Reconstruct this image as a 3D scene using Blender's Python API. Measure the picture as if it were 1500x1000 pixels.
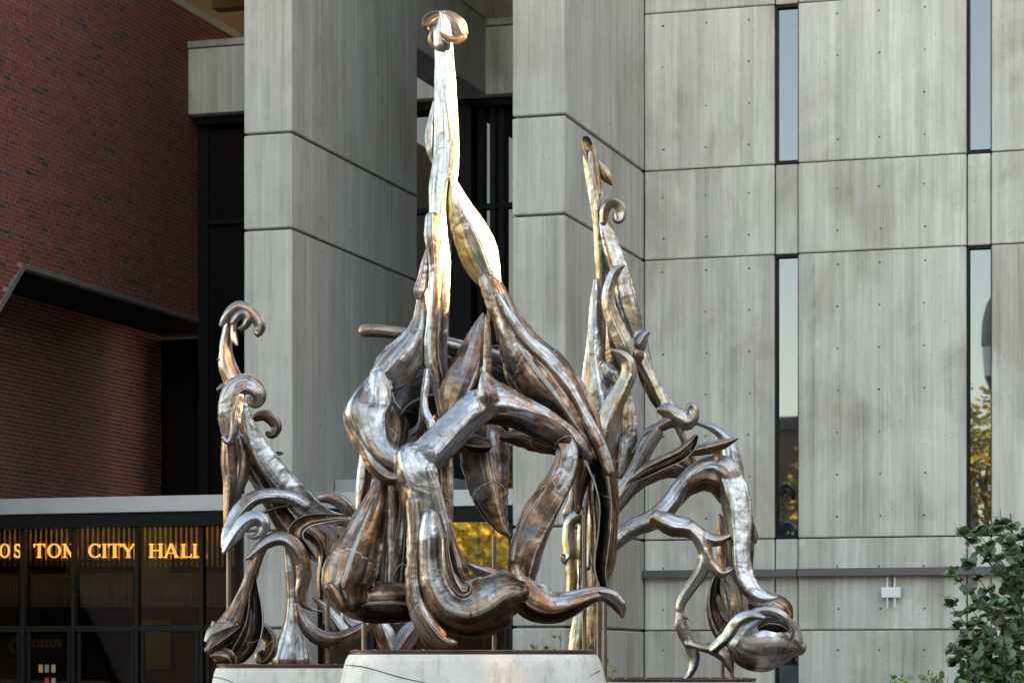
import bpy, bmesh, math, random
from mathutils import Vector, Matrix, noise
random.seed(7)
R = math.radians
# ------------------------------------------------------------------ scene, camera, light
for o in list(bpy.data.objects): bpy.data.objects.remove(o)
S = bpy.context.scene
COL = S.collection
F, HY, EYE = 3840.0, 970.0, 1.65            # focal length in photo pixels, horizon row, eye height (m)
TH = R(17.1)                                # the facade is turned 17 degrees to the lens
cam = bpy.data.cameras.new('camera'); camo = bpy.data.objects.new('camera', cam); COL.objects.link(camo)
camo.location = (0, 0, EYE); camo.rotation_euler = (R(90), 0, 0)
cam.sensor_width = 36; cam.lens = F / 1500 * 36; cam.shift_y = (HY - 500) / 1500; cam.clip_end = 2000; cam.clip_start = .1
S.camera = camo
SUN_EL, SUN_AZ = R(16), R(-30)              # azimuth from +X
SD = Vector((math.cos(SUN_EL)*math.cos(SUN_AZ), math.cos(SUN_EL)*math.sin(SUN_AZ), math.sin(SUN_EL)))
w = bpy.data.worlds.new('World'); S.world = w; w.use_nodes = True
nt = w.node_tree; bg = nt.nodes['Background']
sky = nt.nodes.new('ShaderNodeTexSky'); sky.sky_type = 'NISHITA'; sky.sun_disc = False
sky.sun_elevation = SUN_EL; sky.sun_rotation = math.atan2(SD.x, SD.y)
sky.air_density = 1.0; sky.dust_density = .4; sky.ozone_density = 1.4
nt.links.new(sky.outputs[0], bg.inputs[0]); bg.inputs[1].default_value = .15
sl = bpy.data.lights.new('sun', 'SUN'); sl.energy = 5; sl.angle = R(.5); sl.color = (1, .74, .48)
so = bpy.data.objects.new('sun', sl); COL.objects.link(so); so.location = SD*60
so.rotation_euler = SD.to_track_quat('Z', 'Y').to_euler()
S.render.engine = 'CYCLES'
V = S.view_settings
V.view_transform = 'Standard'; V.look = 'None'; V.gamma = 1; V.use_curve_mapping = False
V.exposure = 2.8
V.use_white_balance = True; V.white_balance_temperature = 10500; V.white_balance_tint = 16

# ------------------------------------------------------------------ helpers
def px(x, y, Y): return Vector(((x-750)/F*Y, Y, EYE+(HY-y)/F*Y))
CT, ST = math.cos(TH), math.sin(TH)
def on_v(x, v):            # pixel column on a plane of constant depth v -> (u, Y)
    dx = (x-750)/F; Y = v/(CT+dx*ST); return Y*(dx*CT-ST), Y
def on_u(x, u):            # pixel column on a plane of constant u -> (v, Y)
    dx = (x-750)/F; Y = u/(dx*CT-ST); return Y*(CT+dx*ST), Y
def zz(y, Y): return EYE+(HY-y)/F*Y
def link(o, parent=None):
    COL.objects.link(o)
    if parent is not None: o.parent = parent
    return o
def empty(name, loc=(0,0,0), rz=0):
    o = bpy.data.objects.new(name, None); COL.objects.link(o); o.location = loc; o.rotation_euler = (0,0,rz); o.empty_display_size = .1
    return o
def tag(o, label=None, cat=None, group=None, kind=None):
    if label: o['label'] = label
    if cat: o['category'] = cat
    if group: o['group'] = group
    if kind: o['kind'] = kind
    return o
def mesh(name, vs, fs, mat=None, smooth=None):
    m = bpy.data.meshes.new(name); m.from_pydata([tuple(v) for v in vs], [], fs); m.update()
    if mat: m.materials.append(mat)
    if smooth is not None:
        for p in m.polygons: p.use_smooth = True
        m.set_sharp_from_angle(angle=R(smooth))
    return m
def obj(name, vs, fs, mat, parent=None, smooth=None):
    return link(bpy.data.objects.new(name, mesh(name, vs, fs, mat, smooth)), parent)
BF = [(0,3,2,1),(4,5,6,7),(0,1,5,4),(1,2,6,5),(2,3,7,6),(3,0,4,7)]
def bv(a, b):
    (x0,y0,z0),(x1,y1,z1) = a, b
    return [(x0,y0,z0),(x1,y0,z0),(x1,y1,z0),(x0,y1,z0),(x0,y0,z1),(x1,y0,z1),(x1,y1,z1),(x0,y1,z1)]
def box(name, a, b, mat, parent=None, bev=0):
    m = mesh(name, bv(a, b), BF, mat)
    if bev:
        bm = bmesh.new(); bm.from_mesh(m); bmesh.ops.bevel(bm, geom=bm.edges[:], offset=bev, segments=1, affect='EDGES'); bm.to_mesh(m); bm.free()
    return link(bpy.data.objects.new(name, m), parent)
class MB:
    def __init__(s): s.v = []; s.f = []; s.t = []
    def add(s, vs, fs, t=0):
        n = len(s.v); s.v += [tuple(v) for v in vs]; s.f += [tuple(i+n for i in f) for f in fs]; s.t += [t]*len(vs)
    def box(s, a, b, t=0): s.add(bv(a, b), BF, t)
    def build(s, name, mat, parent=None, smooth=None, attr=None):
        o = obj(name, s.v, s.f, mat, parent, smooth)
        if attr:
            at = o.data.attributes.new(attr, 'FLOAT', 'POINT'); at.data.foreach_set('value', s.t)
        return o
def tube(mb, pts, rad, n=8, t=0):
    pts = [Vector(p) for p in pts]; rs = rad if isinstance(rad, (list,tuple)) else [rad]*len(pts)
    vs = []; fs = []; ref = None
    for i, p in enumerate(pts):
        T = (pts[min(i+1,len(pts)-1)]-pts[max(i-1,0)]).normalized()
        if ref is None: ref = T.orthogonal().normalized()
        A = (ref-T*ref.dot(T)).normalized(); B = T.cross(A); ref = A
        for k in range(n):
            a = 2*math.pi*k/n; vs.append(p+(A*math.cos(a)+B*math.sin(a))*rs[i])
    for i in range(len(pts)-1):
        for k in range(n):
            a, b = i*n+k, i*n+(k+1)%n; fs.append((a, b, b+n, a+n))
    fs.append(tuple(range(n))[::-1]); fs.append(tuple(range((len(pts)-1)*n, len(pts)*n)))
    mb.add(vs, fs, t)

# ------------------------------------------------------------------ materials
class NT:
    def __init__(s, name):
        s.m = bpy.data.materials.new(name); s.m.use_nodes = True; s.t = s.m.node_tree; s.b = s.t.nodes['Principled BSDF']; s.out = s.t.nodes['Material Output']
    def n(s, ty, **kw):
        nd = s.t.nodes.new(ty)
        for k, v in kw.items(): setattr(nd, k, v)
        return nd
    def set(s, sock, v):
        if isinstance(v, bpy.types.NodeSocket): s.t.links.new(v, sock)
        elif isinstance(v, (tuple, list)) and len(v) == 3 and sock.type == 'RGBA': sock.default_value = (*v, 1)
        else: sock.default_value = v
    def math(s, op, a, b=0., c=0., clamp=False):
        nd = s.n('ShaderNodeMath', operation=op, use_clamp=clamp); s.set(nd.inputs[0], a); s.set(nd.inputs[1], b); s.set(nd.inputs[2], c); return nd.outputs[0]
    def noise(s, vec, scale, detail=4, rough=.55, dist=0):
        nd = s.n('ShaderNodeTexNoise'); s.set(nd.inputs['Vector'], vec); nd.inputs['Scale'].default_value = scale; nd.inputs['Detail'].default_value = detail
        nd.inputs['Roughness'].default_value = rough; nd.inputs['Distortion'].default_value = dist; return nd.outputs['Fac']
    def mix(s, f, a, b, mode='MIX'):
        nd = s.n('ShaderNodeMix', data_type='RGBA', blend_type=mode); s.set(nd.inputs[0], f); s.set(nd.inputs[6], a); s.set(nd.inputs[7], b); return nd.outputs[2]
    def ramp(s, f, stops, mode='LINEAR'):
        nd = s.n('ShaderNodeValToRGB'); s.set(nd.inputs[0], f); r = nd.color_ramp; r.interpolation = mode
        while len(r.elements) < len(stops): r.elements.new(.5)
        for e, (p, c) in zip(r.elements, stops): e.position = p; e.color = (*c, 1) if not isinstance(c, (int,float)) else (c,c,c,1)
        return nd.outputs[0]
    def maprange(s, f, a, b, c, d):
        nd = s.n('ShaderNodeMapRange'); s.set(nd.inputs[0], f)
        for i, q in enumerate((a,b,c,d)): s.set(nd.inputs[i+1], q)
        return nd.outputs[0]
    def bump(s, h, strength, dist, nrm=None):
        nd = s.n('ShaderNodeBump'); s.set(nd.inputs['Height'], h); nd.inputs['Strength'].default_value = strength; nd.inputs['Distance'].default_value = dist
        if nrm: s.set(nd.inputs['Normal'], nrm)
        return nd.outputs[0]
    def p(s, **kw):
        for k, v in kw.items(): s.set(s.b.inputs[k.replace('_', ' ')], v)
        return s.m
def vec(nt_, x, y, z):
    c = nt_.n('ShaderNodeCombineXYZ'); nt_.set(c.inputs[0], x); nt_.set(c.inputs[1], y); nt_.set(c.inputs[2], z); return c.outputs[0]
def plain(name, col, rough=.5, metal=0, amp=.12, scale=6, **kw):
    m = NT(name); tc = m.n('ShaderNodeTexCoord').outputs['Object']
    f = m.noise(tc, scale, 5); lo = tuple(c*(1-amp) for c in col); hi = tuple(min(1, c*(1+amp)) for c in col)
    m.p(Base_Color=m.mix(f, lo, hi), Roughness=m.maprange(f, 0, 1, max(.02, rough-.08), min(1, rough+.08)), Metallic=metal, **kw); return m.m

def concrete(name, base=(.56,.555,.50), boards=.85, stain=.95, dark=1.):
    m = NT(name); tc = m.n('ShaderNodeTexCoord').outputs['Object']
    sx = m.n('ShaderNodeSeparateXYZ'); m.set(sx.inputs[0], tc); u, v, z = sx.outputs
    rnd = m.n('ShaderNodeObjectInfo').outputs['Random']
    q = m.math('ADD', u, v); qo = m.math('ADD', q, m.math('MULTIPLY', rnd, 37.))
    wob = m.math('MULTIPLY', m.noise(vec(m, q, 0., z), 1.1, 2), .03)
    bq = m.math('MULTIPLY', m.math('ADD', qo, wob), 6.2)          # boards about 16 cm wide
    wn = m.n('ShaderNodeTexWhiteNoise', noise_dimensions='1D'); m.set(wn.inputs['W'], m.math('FLOOR', bq)); bt = wn.outputs['Value']
    fr = m.math('FRACT', bq); edge = m.math('LESS_THAN', m.math('ABSOLUTE', m.math('SUBTRACT', fr, .5)), .485)
    streak = m.noise(vec(m, m.math('MULTIPLY', qo, 12.), m.math('MULTIPLY', rnd, 9.), m.math('MULTIPLY', z, .45)), 1., 6, .65)
    fine = m.noise(vec(m, m.math('MULTIPLY', qo, 60.), 0., m.math('MULTIPLY', z, 1.6)), 1., 3, .6)
    blot = m.noise(vec(m, m.math('MULTIPLY', qo, .8), m.math('MULTIPLY', rnd, 21.), m.math('MULTIPLY', z, .6)), 1., 5, .6, .4)
    run = m.noise(vec(m, m.math('MULTIPLY', qo, 5.), 4., m.math('MULTIPLY', z, .25)), 1., 4, .6)
    grit = m.noise(tc, 70., 3)
    cloud = m.noise(vec(m, m.math('MULTIPLY', qo, 1.9), m.math('MULTIPLY', rnd, 13.), m.math('MULTIPLY', z, 1.3)), 1., 7, .68, .6)
    val = m.math('ADD', m.maprange(streak, .25, .75, .78, 1.18), m.math('MULTIPLY', m.math('SUBTRACT', bt, .5), .17*boards))
    val = m.math('MULTIPLY', val, m.maprange(fine, .2, .8, .90, 1.08))
    val = m.math('MULTIPLY', val, m.maprange(grit, .3, .7, .95, 1.05)); val = m.math('MULTIPLY', val, m.maprange(cloud, .3, .7, .92, 1.07))
    val = m.math('MULTIPLY', val, m.maprange(edge, 0., 1., 1-.22*boards, 1.))
    val = m.math('MULTIPLY', val, m.maprange(rnd, 0., 1., .95*dark, 1.05*dark))
    st = m.math('MULTIPLY', m.maprange(blot, .47, .64, 0., 1.), m.maprange(run, .35, .62, .35, 1.))
    st = m.math('MULTIPLY', st, .85*stain, clamp=True)
    drip = m.noise(vec(m, m.math('MULTIPLY', qo, 21.), m.math('MULTIPLY', rnd, 7.), m.math('MULTIPLY', z, .16)), 1., 3, .5)
    val = m.math('MULTIPLY', val, m.math('SUBTRACT', 1., m.math('MULTIPLY', m.maprange(drip, .58, .68, 0., .22), m.maprange(blot, .42, .56, .25, 1.))))
    pale = m.maprange(m.math('MULTIPLY', run, m.math('SUBTRACT', 1., blot)), .27, .38, 0., .55*stain)
    c = m.mix(st, base, tuple(a*b for a, b in zip(base, (.60,.545,.44))))
    c = m.mix(pale, c, tuple(min(1,a*1.28) for a in base))
    vv = m.n('ShaderNodeCombineColor'); [m.set(vv.inputs[i], val) for i in range(3)]
    c = m.mix(1., c, vv.outputs[0], 'MULTIPLY')
    vor = m.n('ShaderNodeTexVoronoi'); m.set(vor.inputs['Vector'], tc); vor.inputs['Scale'].default_value = 9.
    hole = m.math('LESS_THAN', vor.outputs['Distance'], .07)                # bug holes
    c = m.mix(m.math('MULTIPLY', hole, .55), c, (.10,.10,.09))
    h = m.math('ADD', m.math('MULTIPLY', bt, .35*boards), m.math('ADD', m.math('MULTIPLY', fine, .5), m.math('MULTIPLY', grit, .35)))
    h = m.math('SUBTRACT', m.math('ADD', h, m.math('MULTIPLY', edge, .8*boards)), hole)
    return m.p(Base_Color=c, Roughness=.86, Normal=m.bump(h, .45, .012))
M = {}
M['conc'] = concrete('board_formed_concrete')
M['pier'] = concrete('pier_concrete', (.37,.37,.345), .6, .5)
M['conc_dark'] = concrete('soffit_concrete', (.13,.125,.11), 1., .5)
M['groove'] = plain('joint_mortar', (.11,.105,.095), .95)
M['tie'] = plain('tie_hole', (.13,.127,.115), .95, 0, .5, 1.3)
M['bronze'] = plain('dark_bronze_frame', (.013,.012,.011), .5, .2, Specular_IOR_Level=.2)
M['black'] = plain('black_metal', (.007,.007,.008), .6, 0, Specular_IOR_Level=.15)
M['rail'] = plain('rail_metal', (.13,.115,.125), .5, .4)
M['fascia'] = plain('fascia_metal', (.40,.43,.45), .42, .35, .10, 3)
M['white_plastic'] = plain('white_plastic', (.78,.79,.80), .4, 0, .03)
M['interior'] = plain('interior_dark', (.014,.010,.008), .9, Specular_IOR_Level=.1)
M['plaza'] = plain('plaza_paving', (.17,.12,.10), .85, 0, .3, .8)
M['timber'] = plain('ceiling_timber', (.06,.030,.014), .92, 0, .3, 4, Specular_IOR_Level=.1)
M['curtain'] = plain('curtain_cloth', (.42,.38,.31), .9, 0, .3, 12)
M['gold'] = plain('gold_slat', (.62,.42,.12), .32, .9, .15, 8)
M['pole'] = plain('post_steel', (.20,.155,.125), .38, .9, .35, 14)
M['plate'] = plain('base_plate_steel', (.10,.06,.045), .42, .85, .5, 9)
M['stud'] = plain('bolt_steel', (.6,.6,.6), .35, .9)
M['twig'] = plain('twig_bark', (.10,.075,.05), .85)
M['trunk'] = plain('tree_bark', (.07,.055,.04), .9)

def brickmat():
    m = NT('brick'); a = m.n('ShaderNodeAttribute', attribute_name='tone').outputs['Fac']
    tc = m.n('ShaderNodeTexCoord').outputs['Object']; f = m.noise(tc, 30, 4)
    c = m.ramp(a, [(0,(.14,.026,.018)),(.3,(.18,.032,.021)),(.55,(.21,.042,.026)),(.78,(.17,.040,.028)),(.86,(.055,.032,.032)),(1,(.03,.024,.027))])
    c = m.mix(m.maprange(f, .3, .7, 0, .3), c, (.10,.035,.026))
    return m.p(Base_Color=c, Roughness=.88, Normal=m.bump(f, .4, .01))
M['brick'] = brickmat()
M['mortar'] = plain('mortar', (.30,.25,.22), .95, 0, .2, 20)

def mirror_glass(name, ior=2.1, base=(.012,.015,.018), tint=(1,1,1)):
    m = NT(name); tc = m.n('ShaderNodeTexCoord').outputs['Object']; f = m.noise(tc, .9, 2)
    return m.p(Base_Color=base, Roughness=.015, IOR=ior, Specular_Tint=(*tint, 1), Normal=m.bump(f, .05, .02))
M['glass'] = mirror_glass('coated_window_glass', 2.4, tint=(.74,.85,1.))
M['glass_dark'] = mirror_glass('recess_window_glass', 1.7, (.006,.006,.007))
def clear_glass(name, f0):
    m = NT(name); t = m.t; tr = m.n('ShaderNodeBsdfTransparent'); tr.inputs[0].default_value = (.62,.62,.60,1)
    gl = m.n('ShaderNodeBsdfGlossy'); gl.inputs['Roughness'].default_value = .02
    fr = m.n('ShaderNodeLayerWeight'); fr.inputs[0].default_value = .5
    fa = m.math('ADD', m.math('MULTIPLY', m.math('POWER', fr.outputs['Facing'], 5.), .9), f0, clamp=True)
    mx = m.n('ShaderNodeMixShader'); t.links.new(fa, mx.inputs[0]); t.links.new(tr.outputs[0], mx.inputs[1]); t.links.new(gl.outputs[0], mx.inputs[2])
    t.links.new(mx.outputs[0], m.out.inputs['Surface']); return m.m
M['clear'] = clear_glass('clear_glass', .045); M['coated'] = clear_glass('coated_entrance_glass', .55)
def emit(name, col, st):
    m = NT(name); return m.p(Base_Color=col, Emission_Color=col, Emission_Strength=st, Roughness=.6)
M['letter'] = emit('lit_letter', (1,.60,.20), .36)
M['lamp'] = emit('lamp_strip', (1,.72,.35), 1.1)
M['dim_letter'] = plain('dim_letter', (.30,.17,.10), .6)

def metal():
    m = NT('welded_patina_metal'); tc = m.n('ShaderNodeTexCoord').outputs['Object']
    tone = m.n('ShaderNodeAttribute', attribute_name='tone').outputs['Fac']
    gold = m.n('ShaderNodeAttribute', attribute_name='gold').outputs['Fac']
    ln = m.n('ShaderNodeAttribute', attribute_name='len').outputs['Fac']
    ca = m.n('ShaderNodeAttribute', attribute_name='ca').outputs['Fac']; sa = m.n('ShaderNodeAttribute', attribute_name='sa').outputs['Fac']; sv = m.n('ShaderNodeAttribute', attribute_name='seam').outputs['Fac']
    rnd = m.n('ShaderNodeObjectInfo').outputs['Random']
    lv = vec(m, m.math('MULTIPLY', ln, 2.4), m.math('MULTIPLY', sa, .9), m.math('ADD', m.math('MULTIPLY', ca, .9), m.math('MULTIPLY', rnd, 30)))
    n1 = m.noise(lv, 1.5, 3, .5, .4); n2 = m.noise(tc, 9, 6, .65, .5); n3 = m.noise(tc, 45, 4, .6); n4 = m.noise(tc, 3.2, 3, .5, .3)
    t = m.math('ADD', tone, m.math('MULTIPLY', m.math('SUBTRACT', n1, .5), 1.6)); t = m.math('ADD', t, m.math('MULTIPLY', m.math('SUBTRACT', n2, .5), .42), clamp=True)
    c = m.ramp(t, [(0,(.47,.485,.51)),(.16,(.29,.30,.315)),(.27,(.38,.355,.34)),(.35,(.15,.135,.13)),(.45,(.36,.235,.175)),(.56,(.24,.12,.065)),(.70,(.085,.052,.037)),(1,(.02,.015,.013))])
    g = m.math('ADD', gold, m.math('MULTIPLY', m.math('SUBTRACT', n1, .52), 1.8), clamp=True); g = m.math('MULTIPLY', g, m.math('GREATER_THAN', gold, .01))
    c = m.mix(m.math('MULTIPLY', g, .85), c, (.58,.42,.18))
    blue = m.maprange(n4, .55, .72, 0, .3); c = m.mix(blue, c, (.30,.37,.47))
    c = m.mix(m.maprange(n3, .60, .74, 0, .45), c, (.08,.06,.05))
    gr = m.noise(vec(m, m.math('MULTIPLY', ln, 2.2), m.math('MULTIPLY', sa, 7.), m.math('ADD', m.math('MULTIPLY', ca, 7.), m.math('MULTIPLY', rnd, 17))), 1., 4, .6)
    c = m.mix(m.maprange(gr, .50, .66, 0, .80), c, (.055,.045,.04))
    c = m.mix(m.maprange(gr, .42, .32, 0, .35), c, (.62,.61,.60))
    # weld seams along the creases of the folded sheet
    beads = m.noise(vec(m, m.math('MULTIPLY', ln, 55.), 0., m.math('MULTIPLY', rnd, 9.)), 1., 2)
    cross = m.math('ABSOLUTE', m.math('SUBTRACT', m.math('FRACT', m.math('ADD', m.math('MULTIPLY', ln, 1.15), m.math('MULTIPLY', m.math('ADD', m.math('MULTIPLY', n4, .5), sa), .16))), .5))
    line = m.math('MAXIMUM', m.math('GREATER_THAN', sv, m.maprange(n2, .2, .8, .70, .92)), m.math('LESS_THAN', cross, .005))
    seam = m.math('MULTIPLY', line, m.math('GREATER_THAN', beads, .33))
    near = m.math('MULTIPLY', m.math('MAXIMUM', m.maprange(sv, .2, .75, 0., 1.), m.maprange(cross, .025, .006, 0., .8)), m.maprange(n2, .35, .6, .0, .75))
    c = m.mix(near, c, (.06,.045,.038))
    c = m.mix(m.math('MULTIPLY', seam, .42), c, (.72,.69,.66))
    rough = m.maprange(m.math('ADD', m.math('MULTIPLY', n2, .6), m.math('MULTIPLY', t, .35)), .2, .75, .26, .46)
    rough = m.math('ADD', rough, m.math('MULTIPLY', seam, .2))
    b1 = m.bump(n4, .35, .10); b2 = m.bump(n2, .14, .02, b1); b3 = m.bump(m.math('ADD', m.math('MULTIPLY', n3, .5), m.math('MULTIPLY', seam, 1.2)), .30, .006, b2)
    return m.p(Base_Color=c, Metallic=1., Roughness=rough, Normal=b3)
M['metal'] = metal()
def plinthmat():
    m = NT('plinth_plaster'); tc = m.n('ShaderNodeTexCoord').outputs['Object']; a = m.noise(tc, 3, 6, .6, .4); b = m.noise(tc, 60, 3)
    c = m.mix(m.maprange(a, .3, .7, 0, 1), (.54,.53,.49), (.70,.69,.65)); c = m.mix(m.maprange(b, .6, .8, 0, .4), c, (.40,.38,.35))
    sp_ = m.n('ShaderNodeSeparateXYZ'); m.set(sp_.inputs[0], tc); dr = m.noise(vec(m, m.math('MULTIPLY', sp_.outputs[0], 13.), m.math('MULTIPLY', sp_.outputs[1], 13.), m.math('MULTIPLY', sp_.outputs[2], 1.2)), 1., 4, .6)
    c = m.mix(m.maprange(dr, .54, .70, 0, .55), c, (.30,.25,.20))
    return m.p(Base_Color=c, Roughness=.7, Normal=m.bump(m.math('ADD', a, b), .25, .01))
M['plinth'] = plinthmat()
def leafmat(name, ca, cb, cc, rough=.45):
    m = NT(name); a = m.n('ShaderNodeAttribute', attribute_name='tone').outputs['Fac']
    c = m.ramp(a, [(0, ca), (.55, cb), (1, cc)])
    return m.p(Base_Color=c, Roughness=rough, Subsurface_Weight=0., Transmission_Weight=0.)
M['leaf'] = leafmat('dark_green_leaf', (.035,.075,.035), (.07,.135,.06), (.13,.21,.095))
M['leaf_new'] = leafmat('fresh_green_leaf', (.10,.20,.04), (.16,.28,.06), (.24,.36,.09))
M['leaf_autumn'] = leafmat('autumn_leaf', (.12,.17,.03), (.38,.34,.04), (.60,.42,.06))

# ------------------------------------------------------------------ ground
tag(obj('ground', [(-500,-500,0),(500,-500,0),(500,500,0),(-500,500,0)], [(0,1,2,3)], M['plaza']), kind='structure')

# ------------------------------------------------------------------ city hall (built in facade axes u, v, z)
hall = tag(empty('city_hall', (0,0,0), -TH), 'concrete and red brick civic hall with deep piers and narrow slit windows', 'building')
VW = 31.9
Z = [0, 2.05, 3.18, 6.685, 7.80, 9.77, 10.85, 14.4, 15.5]
G = .007
u943 = on_v(943, VW)[0]; u1134 = on_v(1134.5, VW)[0]; u1168 = on_v(1168.5, VW)[0]; u1415 = on_v(1416, VW)[0]
mod = u1415-u1134; sw = u1168-u1134
box('backing_wall', (u943-.3, VW+.30, 0), (u943+32, VW+9, 15.5), M['groove'], hall)
cols = [(u943, u1134, 'p')]
for k in range(12): cols += [(u1134+k*mod, u1134+k*mod+sw, 's'), (u1134+k*mod+sw, u1134+(k+1)*mod, 'p')]
ties = MB()
def tie(c, ax):
    vs = [c]; r = random.uniform(.012,.017)
    for k in range(8):
        a = 2*math.pi*k/8; vs.append((c[0]+r*math.cos(a), c[1], c[2]+r*math.sin(a)) if ax == 'v' else (c[0], c[1]+r*math.cos(a), c[2]+r*math.sin(a)))
    fs = [(0, 1+k, 1+(k+1) % 8) for k in range(8)]
    if ax == 'v': fs = [(a, c_, b) for a, b, c_ in fs][:] ; fs = [(f[0], f[2], f[1]) for f in fs]
    ties.add(vs, fs)
for (ua, ub, ty) in cols:
    for i in range(len(Z)-1):
        za, zb = Z[i], Z[i+1]
        jit = random.uniform(-.004, .004)
        if ty == 'p':
            box('concrete_panel', (ua+G, VW+jit, za+G), (ub-G, VW+.296, zb-G), M['conc'], hall, .012)
            if ua < u943+9:
                cu = [ua+(ub-ua)*f for f in ((.24,.49,.755) if ua > u943+.1 else (.15,.48,.81))]
                zt = za+.26
                while zt < zb-.1:
                    for c in cu:
                        if random.random() < .93: tie((c+random.uniform(-.01,.01), VW+jit-.002, zt), 'v')
                    zt += .515
        elif i in (1, 3, 5, 7):
            box('concrete_panel', (ua+G, VW+.035+jit, za+G), (ub-G, VW+.296, zb-G), M['conc'], hall, .010)
        else:
            fr = MB(); t = .022
            fr.box((ua+.004, VW+.06, za+.004), (ua+t, VW+.18, zb-.004)); fr.box((ub-t*.5, VW+.06, za+.004), (ub-.004, VW+.18, zb-.004))
            fr.box((ua+t, VW+.062, za+.004), (ub-t*.5, VW+.178, za+.05)); fr.box((ua+t, VW+.062, zb-.03), (ub-t*.5, VW+.178, zb-.004))
            wn = fr.build('window', M['bronze'], hall)
            box('pane', (ua+t, VW+.13, za+.05), (ub-t*.5, VW+.145, zb-.03), M['glass'], wn)
# piers
P1 = (on_v(357, 28.31)[0], on_v(427.3, 28.31)[0]); P2 = (on_v(750.5, 28.31)[0], on_v(828.3, 28.31)[0])
VB1 = on_u(611, P1[1])[0]
zr = [0, 2.05, 3.18, 6.685, 7.80, 15.5]
for (pu, vb) in ((P1, VB1), (P2, VW-.004)):
    box('pier_core', (pu[0]+.04, 28.35, 0), (pu[1]-.04, vb-.02, 15.45), M['groove'], hall)
    for i in range(5):
        j = random.uniform(-.003, .003)
        box('pier_block', (pu[0]+j, 28.31+j, zr[i]+.013), (pu[1]+j, vb+j, zr[i+1]-.013), M['pier'] , hall, .014)
        for vv in (28.31+.62, 28.31+3.35): box('form_seam', (pu[1]+j-.002, vv-.004, zr[i]+.03), (pu[1]+j+.0035, vv+.004, zr[i+1]-.03), M['pier'], hall)
        zt = zr[i]+.26
        while zt < min(zr[i+1], 11)-.1:
            for vv in (28.31+.9, 28.31+1.9, 28.31+2.9): 
                if random.random() < .8: tie((pu[1]+j+.002, vv, zt), 'u')
            zt += 1.03
ties.build('form_tie_holes', M['tie'], hall)['kind'] = 'stuff'
# beam behind the left pier, spandrel across the recess
VS = 35.75
box('beam', (P1[0]+.01, VB1+.012, 9.77), (P1[1]-.004, VS-.01, 10.84), M['pier'], hall, .012)
box('beam', (P1[0]+.01, VB1+.012, 10.862), (P1[1]-.004, VS+2, 15.4), M['pier'], hall, .012)
uB = on_v(275, VS)[0]
for (a, b) in ((uB+.004, P1[0]-.004), (P1[0]+.012, P2[1]-.6)):
    box('spandrel_panel', (a, VS, 9.77), (b, VS+.35, 10.74), M['conc'], hall, .012)
    box('spandrel_cap', (a, VS-.03, 10.75), (b, VS+.4, 10.85), M['pier'], hall, .01)
box('recess_side_wall', (P2[1]-.6, VW-.004+.01, 0), (u943-.31, VS+3, 15.4), M['conc'], hall)
box('ceiling_slab', (-17, VB1+.3, 12.6), (P2[1], VS+7, 13.0), M['timber'], hall)
for k in range(5): box('ceiling_beam', (-17, VB1+1+k*1.7, 12.15), (P1[0]-.02, VB1+1.3+k*1.7, 12.6), M['timber'], hall)
box('rear_wall', (-20, VS+6.9, 9.8), (P2[1], VS+7.1, 15), M['timber'], hall)
# upper glazing in the recess
def glazing(u0, u1, v, z0, z1, mull, trans):
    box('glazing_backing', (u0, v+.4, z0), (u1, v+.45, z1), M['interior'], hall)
    us = [u0]+mull+[u1]; zs = [z0]+trans+[z1]
    for a, b in zip(us[:-1], us[1:]):
        for c, d in zip(zs[:-1], zs[1:]):
            box('glass_panel', (a+.03, v, c+.03), (b-.03, v+.012, d-.03), M['glass_dark'], hall)
    for a in mull+[u0+.03, u1-.03]: box('mullion', (a-.04, v-.12, z0), (a+.04, v+.06, z1), M['black'], hall)
    for c in trans: box('transom', (u0+.071, v-.10, c-.035), (u1-.071, v+.05, c+.035), M['black'], hall)
VG = VS+.45
ug = lambda x: on_v(x, VG)[0]
zt1 = zz(293, 37.4); zt2 = zz(470, 37.4)
glazing(P1[0]+.02, P2[1]-.62, VG, 3.7, 9.9, [ug(668), ug(706), ug(725), ug(738)], [zt2, zt1])
box('dark_column', (ug(668)+.05, VG-.3, 3.7), (ug(705)-.05, VG-.125, 9.765), M['black'], hall, .01)
glazing(-16.0, P1[0]-.0, VG+.004, 3.7, 9.9, [ug(305)], [zz(316, 38.6)])
box('header', (-16.0, VG-.25, 9.66), (P2[1]-.62, VG-.13, 9.768), M['black'], hall)
# brick volume with cut away corner
UB = uB
prof = [(41, 11.3), (41, 6.80), (30.6, 6.80), (25, 1.4), (24.4, 1.4), (24.4, 11.3)]
n = len(prof); vs = [(UB-.004, a, b) for a, b in prof]+[(UB-4, a, b) for a, b in prof]
bw = obj('brick_wall', vs, [tuple(range(n)), tuple(range(2*n-1, n-1, -1))]+[(i, i+n, (i+1) % n+n, (i+1) % n) for i in range(n)], M['mortar'], hall)
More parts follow.
